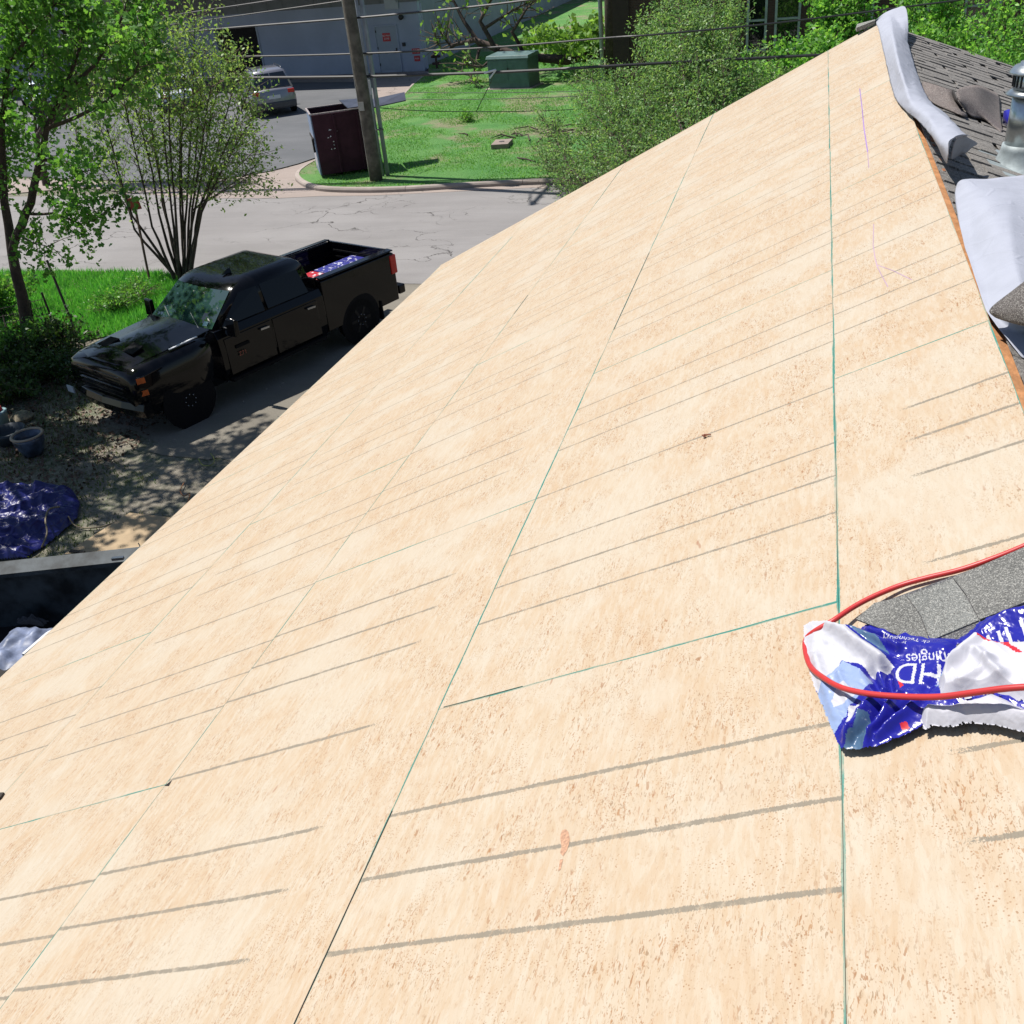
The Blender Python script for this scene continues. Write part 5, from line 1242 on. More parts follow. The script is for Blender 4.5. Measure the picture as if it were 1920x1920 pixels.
shrub('loose shrub filling the gap under the big windows along the roof edge', (-1.489, 27.306, 0.100), [(-3.066, 28.600, 1.686), (-2.530, 29.000, 1.869), (-2.007, 29.600, 2.161), (-1.618, 30.000, 2.629), (-2.148, 28.000, 1.483), (-1.394, 29.000, 2.088), (-3.523, 27.600, 0.928), (-2.951, 27.600, 1.183), (-1.007, 29.600, 2.247)], 44, leaf=.09, per=20)
shrub('bright green broad-leaved shrub below the tall window, touching the roof edge', (-0.202, 31.785, 0.100), [(-1.933, 33.000, 2.096), (-1.324, 33.400, 2.234), (-0.703, 33.600, 2.323), (-0.087, 33.000, 2.583), (0.289, 33.600, 2.635), (-0.349, 32.400, 2.095), (-1.243, 32.000, 1.906)], 45, lm=L_VINE, leaf=.14, per=12, asp=.7)
shrub('bright green climbing plant on the brick wall left of the gable peak', (0.749, 36.747, 0.100), [(0.159, 37.000, 3.200), (0.534, 37.000, 2.705), (0.134, 36.600, 2.456), (0.851, 37.400, 2.961), (1.213, 36.800, 2.526), (0.737, 36.000, 2.174), (1.605, 37.000, 2.794), (-0.034, 37.400, 3.491), (0.289, 37.000, 3.656), (1.289, 37.000, 3.510)], 46, lm=L_VINE, leaf=.16, per=12, asp=.7, name='climbing_plant', cat='climber')
shrub('leafy green tree just right of the gable peak, behind the shingled slope', (4.054, 35.937, 0.100), [(2.479, 33.000, 3.544), (2.801, 32.600, 3.017), (3.231, 33.000, 3.223), (3.502, 32.000, 2.632), (3.780, 33.000, 3.322), (3.948, 32.400, 2.695), (3.026, 31.600, 2.840), (4.043, 31.500, 2.325), (3.573, 33.400, 3.572), (3.282, 33.000, 3.892)], 47, lm=L_VINE, leaf=.13, per=13, name='small_tree', cat='tree', gr='small trees behind the shingled slope', asp=.6)
shrub('leafy green tree at the top right corner, above the metal vent pipe', (5.727, 32.212, 0.100), [(4.100, 30.000, 2.576), (4.401, 31.000, 3.082), (4.580, 29.500, 2.361), (4.732, 31.000, 3.440), (5.061, 30.000, 2.897), (5.354, 31.000, 3.524), (5.454, 29.600, 2.425), (4.326, 32.000, 3.507), (4.875, 29.000, 2.039), (5.687, 30.000, 2.859), (4.076, 29.400, 2.275), (4.448, 29.200, 2.158)], 48, lm=L_VINE, leaf=.12, per=13, name='small_tree', cat='tree', gr='small trees behind the shingled slope', asp=.6)
# trunk and dark brown mass between post and house
b = MB(); q = Vector((-8.334, 45.244, 0.100)); b.tube([q, q + Vector((0.02, 0, 3)), q + Vector((0.1, 0, 7))], [0.34, 0.31, 0.27], 12)
tag(b.build('tree_trunk', BARK, smooth=True), 'thick dark tree trunk right behind the slim metal post', 'tree')
# --- bare leaning tree with a fallen limb behind the transformer
bb0 = np.array((-10.232, 52.046, 0.100))
bs = [(0.30, [bb0 + [1.5, 0, .6], (-10.496, 45.500, 0.995), (-13.055, 46.000, 1.329), (-14.686, 46.500, 1.689)], 2.0),
      (0.16, [(-13.055, 46.000, 1.329), (-14.916, 46.500, 1.924), (-16.273, 47.000, 1.718), (-16.723, 47.000, 2.306)], .3),
      (0.12, [(-14.686, 46.500, 1.689), (-15.436, 46.800, 2.692), (-15.907, 47.000, 3.572), (-15.954, 47.000, 4.218)], .3),
      (0.12, [(-13.796, 46.000, 1.480), (-14.421, 46.000, 2.711), (-13.838, 46.000, 3.520), (-13.048, 46.000, 4.087)], .25),
      (0.10, [(-12.443, 46.000, 1.186), (-12.864, 45.600, 2.231), (-12.186, 45.600, 3.030), (-11.543, 45.600, 3.605)], .25),
      (0.08, [(-14.686, 46.500, 1.689), (-14.731, 45.500, 0.823), (-14.872, 45.000, 0.458)], .2),
      (0.08, [(-13.545, 46.000, 1.466), (-14.182, 45.000, 0.976), (-15.046, 45.000, 1.131)], .2),
      (0.08, [(-15.867, 47.000, 1.808), (-16.569, 46.600, 1.446), (-16.943, 46.800, 2.118)], .2),
      (0.08, [(-14.332, 46.000, 2.383), (-12.845, 45.800, 3.054), (-11.847, 45.800, 3.403)], .2)]
bt_, nl = plant('leaning_bare_tree', 'mostly bare fallen tree with tangled grey branches in front of the grey building corner', 'tree', bb0, bs, None, 51, leaf_m=L_SPRING, leaf=0.24, per=2, spread=0.3, twigs=9, twl=1.3, aspect=.8, twig_r=.022)
# leaf sprays and the fresh shrub behind the fallen limb
shrub('pale green freshly leafed shrub behind the fallen limb on the street lawn', (-11.885, 54.033, 0.100), [(-12.677, 47.000, 1.513), (-12.033, 47.000, 1.697), (-11.295, 47.000, 1.544), (-10.318, 46.000, 1.821), (-9.591, 46.000, 1.990), (-9.178, 45.000, 1.454), (-10.745, 45.600, 1.253), (-8.991, 46.000, 2.163)], 52, lm=L_SPRING, leaf=.26, per=7, tw=7, twl=.9, asp=.8, gr=None, t0=.5)
rs_ = np.random.default_rng(77)
# --- low growth round the fence and the truck's far side
def low_plant(label, base, R_, H_, seed, lm, leaf=.09, n=26, name='bush', g='low bushes beside the fence'):
    base = np.array(base); r = np.random.default_rng(seed)
    st = [(0.012, [base, base + [r.normal(0, R_ * .6), r.normal(0, R_ * .6), H_ * r.uniform(.5, 1)]], .15) for _ in range(n)]
    return plant(name, label, 'bush', base, st, None, seed, leaf_m=lm, leaf=leaf, per=16, spread=.16, twigs=16, twl=.28, group=g)
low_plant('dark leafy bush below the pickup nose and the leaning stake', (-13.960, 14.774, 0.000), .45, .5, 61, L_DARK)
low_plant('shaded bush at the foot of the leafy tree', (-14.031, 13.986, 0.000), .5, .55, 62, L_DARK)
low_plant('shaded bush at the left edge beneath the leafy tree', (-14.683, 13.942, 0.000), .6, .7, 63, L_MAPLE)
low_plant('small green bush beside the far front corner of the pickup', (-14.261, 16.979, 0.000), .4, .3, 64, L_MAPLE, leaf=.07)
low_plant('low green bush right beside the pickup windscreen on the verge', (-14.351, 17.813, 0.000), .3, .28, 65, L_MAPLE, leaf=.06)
low_plant('dark bush added to deepen the shaded ground left of the pickup nose', (-13.168, 13.435, 0.000), .5, .4, 68, L_DARK)  # these three bushes are added to darken ground that lies in shade
low_plant('dark bush added to darken the ground above the teal bucket near the left edge', (-13.454, 12.835, 0.000), .55, .4, 69, L_DARK)
low_plant('dark bush added to darken the ground, lowest one at the left edge', (-13.652, 12.377, 0.000), .5, .45, 70, L_DARK)
low_plant('bushy green growth at the left edge behind the wire fence', (-16.763, 16.407, 0.000), .5, .8, 66, L_MAPLE, leaf=.1)
low_plant('darker tuft of tall grass on the open street lawn', (-12.378, 36.816, 0.120), .25, .22, 67, L_VINE, leaf=.08, n=14, name='grass_tuft', g=None)
# litter of brown leaves under the bushes, sticks on the lawn
nlf = 5200
X = rs_.uniform(-15.5, -9.8, nlf); Y = rs_.uniform(9.2, 14.8, nlf)
k = (Y > 9.6 + (-9.8 - X) * .25) ; X, Y = X[k], Y[k]
lit = leaf_cloud('leaf_litter', np.stack([X, Y, rs_.uniform(-.015, .02, len(X))], 1), .075, mat('dry_leaf', (0.10, 0.06, 0.04), .8, var=.5, scale=8, bump=0), None, rs_, .6, 2.5)
pv = []
for i in range(900):
    x, y = rs_.uniform(-14.5, -5), rs_.uniform(8.3, 15.5); q = rs_.uniform(.008, .03)
    pv.append((x, y, q))
pb_ = MB()
for x, y, q in pv:
    a = rs_.uniform(0, 3); ca, sa = math.cos(a) * q, math.sin(a) * q
    pb_.add([(x + ca, y + sa, -.02), (x - sa * .8, y + ca * .8, -.02), (x - ca, y - sa, -.02), (x + sa * .8, y - ca * .8, -.02), (x + ca * .2, y, -.02 + q)], [(0, 1, 4), (1, 2, 4), (2, 3, 4), (3, 0, 4)])
tag(pb_.build('pebbles', mat('pebble_stone', (0.22, 0.20, 0.17), .9, var=.5, scale=6), kind='stuff'), 'small pebbles and clods scattered over the driveway dirt', 'pebbles')
tag(lit, 'brown dry leaves scattered on the shaded ground in front of the pickup', 'leaf litter')
sk = MB()
for i in range(26):
    c_ = Vector((-8.614, 33.513, 0.130)) + Vector((rs_.normal(0, 1.1), rs_.normal(0, .9), rs_.uniform(0, .1))); a = rs_.uniform(0, 3.14); l = rs_.uniform(.3, 1.1)
    sk.tube([c_, c_ + Vector((math.cos(a) * l * .5, math.sin(a) * l * .5, rs_.uniform(0, .12))), c_ + Vector((math.cos(a + .3) * l, math.sin(a + .3) * l, 0))], [.03, .022, .01], 5)
o = sk.build('fallen_sticks', BARK, kind='stuff'); tag(o, 'pile of dark fallen sticks on the bare patch of the street lawn', 'sticks')
b = MB(); b.tube([(-8.690, 30.279, 0.130), (-8.289, 29.764, 0.200), (-7.939, 29.633, 0.140)], [.03, .03, .015], 6); tag(b.build('stick', BARK), 'single dark stick lying on the lawn near the kerb', 'stick')
# far backdrop of trees behind the lawn
def far_tree(label, base, h, seed):
    base = np.array(base); r = np.random.default_rng(seed); st = [(.2, [base, base + [0, 0, h * .5], base + [.3, 0, h]], .3)]
    for i in range(9):
        a = r.uniform(0, 6.28); st.append((.07, [base + [0, 0, h * .3], base + [math.cos(a) * 1.6, math.sin(a) * 1.6, h * .55], base + [math.cos(a) * 2.8, math.sin(a) * 2.4, h * r.uniform(.45, .95)]], .3))
    plant('background_tree', label, 'tree', base, st, None, seed, leaf_m=L_DARK, leaf=.34, per=14, spread=.7, twigs=6, twl=1.4, group='trees at the far end of the lawn', twig_r=.015)
for i, (x, y) in enumerate(((-18.5, 90), (-14.5, 93), (-10.5, 88), (-6.5, 84))):
    far_tree('dark tree at the far end of the street lawn, ' + ('first', 'second', 'third', 'last')[i] + ' from the grey building', (x, y, 0.1), 7, 80 + i)

# ================================================================ things lying on the roof
def cloth_mat(name, c, trans=0.0, rough=0.6):
    t = NT(name); v = t.pos()
    t.base(t.mix(t.ramp(t.noise(v, 9, 3), 0.35, 0.65), c, tuple(min(1, x * 1.07) for x in c)))
    t.set(Roughness=rough)
    cr = t.voro(t.mapping(v, (1, 1.6, 1), (0, 0, .5)), 4.0, 'DISTANCE_TO_EDGE'); t.bump(t.math('ADD', t.noise(v, 6, 5, 0.6), t.ramp(cr, 0.0, 0.045, 0.2, 0)), 0.35, 0.02); return t.m
M_UND = cloth_mat('grey_underlayment', (0.30, 0.315, 0.37), 0, 0.8)
M_WOODSH = M_ORANGE
def cloth(name, rows, m, parent=None, sub=3, thick=0.0015, wr=0.006, seed=0.0):
    if m.name.startswith('grey_under'):
        r_c = random.Random(len(rows) * 7 + len(rows[0])); rows = [[Vector(q) + Vector((r_c.uniform(-1, 1), r_c.uniform(-1, 1), r_c.uniform(-1, 1))) * (0.016 if 0 < j < len(rw) - 1 else 0.003) for j, q in enumerate(rw)] for rw in rows]
    b = MB(); b.grid(rows)
    o = b.build(name, m, parent, smooth=True, subsurf=sub)
    if m.name.startswith('grey_under'):
        at_ = o.data.attributes.new('crease_edge', 'FLOAT', 'EDGE'); r_e = random.Random(5)
        for d_ in at_.data: d_.value = 0.9 if r_e.random() < .38 else 0.0
    tx = bpy.data.textures.new(name + '_wrinkle', 'CLOUDS'); tx.noise_scale = 0.12; tx.noise_depth = 3
    md = o.modifiers.new('wrinkle', 'DISPLACE'); md.texture = tx; md.strength = wr * 2.2; md.mid_level = 0.5; md.texture_coords = 'LOCAL'
    s = o.modifiers.new('thick', 'SOLIDIFY'); s.thickness = thick
    return o
# torn strip along the ridge, from the gable peak down
rows = [
 [(0.548, 11.400, 5.317), (0.668, 11.380, 5.412), (0.781, 11.360, 5.459), (0.851, 11.330, 5.481)],
 [(0.603, 11.539, 5.333), (0.704, 11.200, 5.366), (0.806, 11.100, 5.365), (0.868, 11.000, 5.363)],
 [(0.581, 9.908, 5.320), (0.605, 9.078, 5.430), (0.708, 9.496, 5.382), (0.801, 10.020, 5.306)],
 [(0.550, 8.279, 5.305), (0.573, 7.689, 5.431), (0.668, 8.224, 5.386), (0.775, 9.063, 5.305)],
 [(0.544, 7.400, 5.302), (0.571, 6.962, 5.410), (0.660, 7.454, 5.368), (0.747, 8.019, 5.305)],
 [(0.558, 6.885, 5.317), (0.575, 6.459, 5.409), (0.646, 6.659, 5.384), (0.729, 7.000, 5.322)],
 [(0.596, 6.332, 5.358), (0.605, 5.924, 5.441), (0.680, 6.162, 5.414), (0.773, 6.473, 5.348)],
 [(0.601, 5.650, 5.421), (0.625, 5.455, 5.466), (0.692, 5.591, 5.462), (0.738, 5.457, 5.446)],
 [(0.617, 5.320, 5.415), (0.593, 4.895, 5.498), (0.650, 4.986, 5.510), (0.760, 5.262, 5.459)],
 [(0.666, 5.283, 5.334), (0.626, 4.932, 5.433), (0.616, 4.823, 5.522), (0.684, 5.015, 5.540)]]
und = cloth('torn_underlayment', rows, M_UND)
tag(und, 'long torn strip of pale grey roofing underlayment curling along the ridge from the gable peak', 'underlayment')
fl = cloth('torn_flap', [[(0.694, 5.344, 5.334), (0.670, 5.107, 5.417), (0.667, 5.014, 5.503), (0.685, 5.046, 5.529)], [(0.714, 5.384, 5.338), (0.724, 5.343, 5.377), (0.747, 5.380, 5.411), (0.739, 5.281, 5.456)], [(0.757, 5.506, 5.333), (0.772, 5.453, 5.359), (0.806, 5.501, 5.368), (0.859, 5.634, 5.349)]], M_UND, und, wr=.002)
# big sheet draped over the ridge nearer to us
rows = [
 [(0.647, 4.780, 5.351), (0.670, 4.708, 5.396), (0.737, 4.734, 5.404), (0.848, 4.820, 5.385), (0.987, 4.982, 5.346), (1.243, 5.322, 5.254)],
 [(0.623, 4.482, 5.370), (0.672, 4.452, 5.406), (0.720, 4.365, 5.420), (0.801, 4.363, 5.413), (0.920, 4.463, 5.380), (1.171, 4.749, 5.290)],
 [(0.604, 4.177, 5.367), (0.651, 4.197, 5.382), (0.671, 3.920, 5.438), (0.740, 3.894, 5.435), (0.857, 3.967, 5.392), (1.095, 4.182, 5.307)],
 [(0.593, 3.884, 5.360), (0.623, 3.835, 5.371), (0.656, 3.685, 5.401), (0.710, 3.550, 5.424), (0.813, 3.604, 5.398), (1.038, 3.825, 5.317)],
 [(0.589, 3.519, 5.351), (0.605, 3.474, 5.366), (0.638, 3.400, 5.386), (0.702, 3.353, 5.395), (0.797, 3.381, 5.372), (1.030, 3.598, 5.288)],
 [(0.595, 3.251, 5.338), (0.615, 3.243, 5.341), (0.634, 3.129, 5.377), (0.673, 3.066, 5.395), (0.761, 3.061, 5.385), (0.956, 3.206, 5.314)],
 [(0.625, 3.105, 5.322), (0.648, 3.127, 5.319), (0.676, 3.128, 5.319), (0.729, 3.138, 5.311), (0.812, 3.124, 5.292), (1.001, 3.257, 5.224)],
 [(0.659, 2.938, 5.304), (0.677, 2.973, 5.300), (0.706, 2.999, 5.293), (0.752, 3.020, 5.282), (0.827, 3.007, 5.255), (0.990, 3.112, 5.196)]]
tag(cloth('underlayment_sheet', rows, M_UND, wr=.0045), 'broad smooth pale grey underlayment sheet draped over the ridge at the right edge', 'underlayment')
M_SHF = shingle_mat('dark_granules', (0.085, 0.072, 0.07), (0.09, 0.077, 0.074), 420, 0.5)
fs = cloth('shingle_flap', [[(0.571, 3.133, 5.384), (0.612, 3.172, 5.406), (0.642, 3.129, 5.459), (0.680, 3.135, 5.499), (0.806, 3.349, 5.453)], [(0.592, 3.126, 5.371), (0.606, 3.030, 5.419), (0.614, 2.911, 5.480), (0.647, 2.893, 5.511), (0.766, 3.060, 5.468)], [(0.603, 3.142, 5.357), (0.614, 3.011, 5.395), (0.632, 2.886, 5.431), (0.664, 2.838, 5.441), (0.767, 2.919, 5.404)]], M_SHF, None, 2, .005, .0)
tag(fs, 'pointed grey shingle corner lying on the draped underlayment at the right edge', 'shingle')
b = MB(); b.hexa([RP(0.03, 3.26, .002), RP(-.02, 3.30, .002), RP(-.06, 3.15, .01), RP(-.01, 3.14, .002), RP(0.03, 3.26, .02), RP(-.02, 3.30, .03), RP(-.06, 3.15, .03), RP(-.01, 3.14, .02)])
# curled shingles on the back slope
M_CURL = shingle_mat('curled_shingle_underside', (0.15, 0.125, 0.12), (0.17, 0.14, 0.13), 260, 0.25)
c1 = cloth('loose_shingle', [[(0.759, 8.115, 5.290), (0.816, 7.543, 5.333), (0.905, 7.416, 5.322), (0.935, 7.590, 5.280)], [(0.752, 7.649, 5.292), (0.827, 7.415, 5.286), (0.905, 7.339, 5.269), (0.931, 7.412, 5.249)], [(0.757, 7.277, 5.280), (0.863, 7.206, 5.242), (0.949, 7.082, 5.221), (1.015, 7.150, 5.187)]], M_CURL, None, 2, .006, 0)
tag(c1, 'loose curled brownish shingle strip lying beside the torn strip, the left one of two', 'shingle')
c2 = cloth('loose_shingle', [[(0.918, 7.397, 5.328), (1.027, 7.626, 5.310), (1.129, 7.805, 5.284), (1.323, 8.476, 5.118), (1.427, 8.778, 5.049)], [(0.921, 7.176, 5.306), (1.009, 7.335, 5.285), (1.101, 7.469, 5.252), (1.240, 7.844, 5.127), (1.314, 7.976, 5.079)], [(0.974, 7.243, 5.233), (1.035, 7.255, 5.222), (1.096, 7.309, 5.200), (1.193, 7.437, 5.133), (1.250, 7.483, 5.102)], [(1.021, 7.194, 5.185), (1.101, 7.299, 5.156), (1.141, 7.191, 5.141), (1.181, 7.126, 5.117), (1.196, 7.004, 5.111)]], M_CURL, None, 2, .006, 0)
tag(c2, 'loose arched brownish shingle next to the metal vent pipe, the right one of two', 'shingle')
b = MB(); b.grid([[(0.906, 7.452, 5.317), (0.913, 7.380, 5.328)], [(0.920, 7.387, 5.264), (0.918, 7.195, 5.296)], [(0.958, 7.317, 5.218), (0.966, 7.228, 5.237)]]); b.build('dark_seal_strip', M_ASPH, c2).location = (0, 0, 0)
# gable peak shingle tip
b = MB(); b.hexa([(0.400, 11.460, 5.276), (0.579, 11.460, 5.333), (0.574, 11.300, 5.321), (0.408, 11.300, 5.264), (0.412, 11.460, 5.319), (0.582, 11.460, 5.352), (0.575, 11.300, 5.359), (0.404, 11.300, 5.303)])
tag(b.build('ridge_scrap', M_SHING2), 'small grey scrap sticking out behind the gable peak', 'scrap')

# vent pipe
vp0 = Vector((1.159, 6.065, 5.114)); vp = thing('vent_pipe', 'shiny metal flue pipe with a round cap rising from the shingles at the right edge', 'vent pipe', vp0)
M_FLASH = mat('dull_flashing', (0.26, 0.30, 0.31), 0.6, metal=0.25, var=0.3, scale=8)
b = MB(); b.lathe([(0.24, -0.03), (0.19, 0.005), (0.145, 0.05), (0.125, 0.11), (0.122, 0.14)], 28, (0, 0, 0)); b.build('flashing_cone', M_FLASH, vp, smooth=True)
b = MB(); b.hexa([(x, y, -(x) * .36 + dz) for dz in (-.004, .006) for x, y in ((-.22, -.34), (.4, -.34), (.4, .34), (-.22, .34))]); b.build('flashing_plate', M_FLASH, vp)
b = MB(); b.lathe([(0.112, 0.08), (0.112, 0.42)], 32, (0, 0, 0)); b.build('pipe', STEEL, vp, smooth=True)
b = MB(); b.lathe([(0.115, 0.385), (0.148, 0.393), (0.150, 0.40), (0.118, 0.42)], 32, (0, 0, 0)); b.build('storm_collar', STEEL, vp, smooth=True)
b = MB(); b.lathe([(0.115, 0.42), (0.120, 0.425), (0.120, 0.495), (0.112, 0.50)], 32, (0, 0, 0)); b.build('vented_drum', STEEL, vp, smooth=True)
for i in range(28):
    a = i * 2 * math.pi / 28; b = MB(); b.box((-.003, -.003, .435), (.003, .003, .49), Matrix.Rotation(a, 4, 'Z') @ Matrix.Translation((.122, 0, 0))); b.build('louvre', BLACK_PL, vp)
b = MB(); b.lathe([(0.135, 0.495), (0.150, 0.50), (0.148, 0.508), (0.125, 0.535), (0.10, 0.54), (0.10, 0.552), (0.05, 0.558), (0.002, 0.56)], 32, (0, 0, 0)); b.build('cap', STEEL, vp, smooth=True)
# blue wrapper corner and dark paper behind the pipe
b = MB(); b.grid([[(1.222, 7.296, 5.197), (1.240, 7.264, 5.212), (1.283, 7.322, 5.197)], [(1.233, 7.354, 5.140), (1.223, 7.106, 5.187), (1.268, 7.093, 5.181)], [(1.252, 7.435, 5.091), (1.266, 7.264, 5.097), (1.290, 7.148, 5.099)]])
tag(b.build('blue_wrapper_scrap', mat('glossy_blue', (0.02, 0.02, 0.30), 0.25, bump=0), smooth=True), 'small blue wrapper scrap peeking out left of the metal vent pipe', 'wrapper')

# ================================================================ foreground: shingles, wrapper, hose
def slab(name, pts, o0, o1, m, parent=None, **kw):
    n = len(pts); b = MB(); P = [RP(s, y, o0) for s, y in pts] + [RP(s, y, o1) for s, y in pts]
    b.add(P, [tuple(range(n - 1, -1, -1)), tuple(range(n, 2 * n))] + [(i, (i + 1) % n, n + (i + 1) % n, n + i) for i in range(n)])
    return b.build(name, m, parent, **kw)
gs = thing('shingle_strip', 'new grey granule shingle lying on the bare wood under the torn blue wrapper', 'shingle', (0.2, 1.9, 5.2))
gi = -Vector(gs.location)
M_SH_A = shingle_mat('grey_granules', (0.150, 0.150, 0.142), (0.155, 0.155, 0.147), 520, 0.5)
M_SH_B = shingle_mat('pale_grey_granules', (0.19, 0.195, 0.187), (0.195, 0.20, 0.19), 520, 0.5)
M_SH_C = shingle_mat('dark_grey_band', (0.085, 0.085, 0.095), (0.09, 0.09, 0.1), 420, 0.35)
for nm, pts, z0, z1, m in (
  ('backing', [(0.442, 1.830), (0.414, 1.867), (0.168, 1.908), (0.012, 1.947), (0.052, 1.726), (0.121, 1.696), (0.251, 1.657), (0.363, 1.727)], 0.012, 0.024, M_SH_C),
  ('tab', [(0.454, 1.827), (0.411, 1.868), (0.342, 1.863), (0.317, 1.782), (0.305, 1.694), (0.363, 1.731)], 0.0245, 0.029, M_SH_A),
  ('tab', [(0.339, 1.864), (0.240, 1.883), (0.221, 1.812), (0.205, 1.721), (0.303, 1.694), (0.315, 1.781)], 0.0245, 0.0275, M_SH_B),
  ('tab', [(0.238, 1.883), (0.085, 1.925), (0.012, 1.947), (0.046, 1.764), (0.114, 1.740), (0.203, 1.720), (0.219, 1.813)], 0.0245, 0.0295, M_SH_A)):
    slab(nm, pts, z0, z1, m, gs)
for o in gs.children: o.location = gi

def glossy(name, c, rough=0.2, bump=0.0, scale=60):
    t = NT(name); v = t.pos(); t.base(c); t.set(Roughness=rough)
    if bump:
        cr = t.ramp(t.voro(v, scale * .55, 'DISTANCE_TO_EDGE'), 0.0, 0.2, 1, 0)
        t.bump(t.math('ADD', t.noise(v, scale, 2), t.math('MULTIPLY', cr, 0.5)), bump * (.35 if scale > 20 else .6), 0.004 if scale > 20 else 0.02)
    return t.m
M_FBLUE = glossy('blue_film', (0.014, 0.014, 0.235), 0.22, .3, 80)
M_FWHITE = glossy('white_film', (0.43, 0.43, 0.475), 0.5, .45, 60)
M_FPALE = glossy('pale_blue_print', (0.22, 0.29, 0.47), 0.4, .2, 80)
M_FGREY = glossy('grey_blue_print', (0.06, 0.115, 0.20), 0.25, .3, 60)
M_FRED = glossy('red_print', (0.45, 0.02, 0.03), 0.3)
M_FICE = glossy('ice_blue_film', (0.25, 0.37, 0.50), 0.3, .3, 60)
FILM = [M_FBLUE, M_FWHITE, M_FPALE, M_FGREY, M_FRED, M_FICE]

def text_tris(body):
    cu = bpy.data.curves.new('t', 'FONT'); cu.body = body; cu.size = 1
    to = bpy.data.objects.new('t', cu); COL.objects.link(to); bpy.context.view_layer.update()
    me = bpy.data.meshes.new_from_object(to.evaluated_get(bpy.context.evaluated_depsgraph_get()))
    bpy.data.objects.remove(to); me.calc_loop_triangles()
    co = np.array([v.co[:2] for v in me.vertices]); lo, hi = co.min(0), co.max(0)
    co = (co - lo) / (hi - lo)
    T = np.array([[co[i] for i in tr_.vertices] for tr_ in me.loop_triangles])
    bpy.data.meshes.remove(me); return T

def seg_dist(px, py, a, c):
    ax, ay = a; bx_, by_ = c; dx_, dy_ = bx_ - ax, by_ - ay; L2 = dx_ * dx_ + dy_ * dy_ + 1e-12
    t = np.clip(((px - ax) * dx_ + (py - ay) * dy_) / L2, 0, 1)
    return np.hypot(px - ax - t * dx_, py - ay - t * dy_)

def film(name, poly, hfun, regions, texts, parent, cell=0.0016, rag=0.003, seed=0, base_mat=0, thick=0.0):
    P = np.array(poly); lo, hi = P.min(0) - .004, P.max(0) + .004
    nx, ny = int((hi[0] - lo[0]) / cell), int((hi[1] - lo[1]) / cell)
    gx = np.linspace(lo[0], hi[0], nx); gy = np.linspace(lo[1], hi[1], ny)
    X, Y = np.meshgrid(gx, gy, indexing='ij')
    cxm = (X[:-1, :-1] + X[1:, 1:]) / 2; cym = (Y[:-1, :-1] + Y[1:, 1:]) / 2
    jx = np.zeros_like(cxm); rr_ = np.random.default_rng(seed)
    ph = rr_.uniform(0, 6, 8)
    jx = rag * (np.sin(cym * 310 + ph[0]) * .5 + np.sin(cym * 790 + cxm * 300 + ph[1]) * .5 + np.sin(cxm * 520 + ph[2]) * .4)
    jy = rag * (np.sin(cxm * 330 + ph[3]) * .5 + np.sin(cxm * 810 - cym * 260 + ph[4]) * .5 + np.sin(cym * 480 + ph[5]) * .4)
    ins = in_poly(cxm + jx, cym + jy, poly)
    d = np.full(X.shape, 9.0)
    for i in range(len(poly)): d = np.minimum(d, seg_dist(X, Y, poly[i], poly[(i + 1) % len(poly)]))
    Z = hfun(X, Y, d)
    mi = np.full(cxm.shape, base_mat)
    for m, pl in regions: mi[in_poly(cxm + jx * .4, cym + jy * .4, pl)] = m
    for body, O, Xv, Yv, m in texts:
        T = text_tris(body); O = np.array(O); A = np.stack([np.array(Xv) - O, np.array(Yv) - O], 1); Ai = np.linalg.inv(A)
        q = np.stack([cxm - O[0], cym - O[1]], -1) @ Ai.T
        for t_ in T:
            a, b_, c_ = t_
            bb = (q[..., 0] >= t_[:, 0].min()) & (q[..., 0] <= t_[:, 0].max()) & (q[..., 1] >= t_[:, 1].min()) & (q[..., 1] <= t_[:, 1].max())
            den = (b_[1] - c_[1]) * (a[0] - c_[0]) + (c_[0] - b_[0]) * (a[1] - c_[1])
            if abs(den) < 1e-12: continue
            w1 = ((b_[1] - c_[1]) * (q[..., 0] - c_[0]) + (c_[0] - b_[0]) * (q[..., 1] - c_[1])) / den
            w2 = ((c_[1] - a[1]) * (q[..., 0] - c_[0]) + (a[0] - c_[0]) * (q[..., 1] - c_[1])) / den
            mi[bb & (w1 >= -1e-6) & (w2 >= -1e-6) & (w1 + w2 <= 1 + 1e-6)] = m
    idx = -np.ones(X.shape, int); used = np.zeros(X.shape, bool)
    ii, jj = np.nonzero(ins)
    for a, b_ in ((0, 0), (1, 0), (1, 1), (0, 1)): used[ii + a, jj + b_] = True
    idx[used] = np.arange(used.sum())
    base = np.array(RP(0, 0)); dS = np.array(RP(1, 0)) - base; n = np.array(NRM)
    V = base + X[used][:, None] * dS + Y[used][:, None] * np.array([0, 1, 0]) + Z[used][:, None] * n
    F = np.stack([idx[ii, jj], idx[ii + 1, jj], idx[ii + 1, jj + 1], idx[ii, jj + 1]], 1)
    me = bpy.data.meshes.new(name); me.vertices.add(len(V)); me.vertices.foreach_set('co', (V - np.array(parent.location)).reshape(-1))
    me.loops.add(len(F) * 4); me.loops.foreach_set('vertex_index', F.reshape(-1).astype(np.int32)); me.polygons.add(len(F)); me.polygons.foreach_set('loop_start', np.arange(0, len(F) * 4, 4, dtype=np.int32))
    me.update(calc_edges=True)
    for m in FILM: me.materials.append(m)
    me.polygons.foreach_set('material_index', mi[ii, jj].astype(np.int32)); me.shade_smooth()
    o = bpy.data.objects.new(name, me); link(o, parent); return o

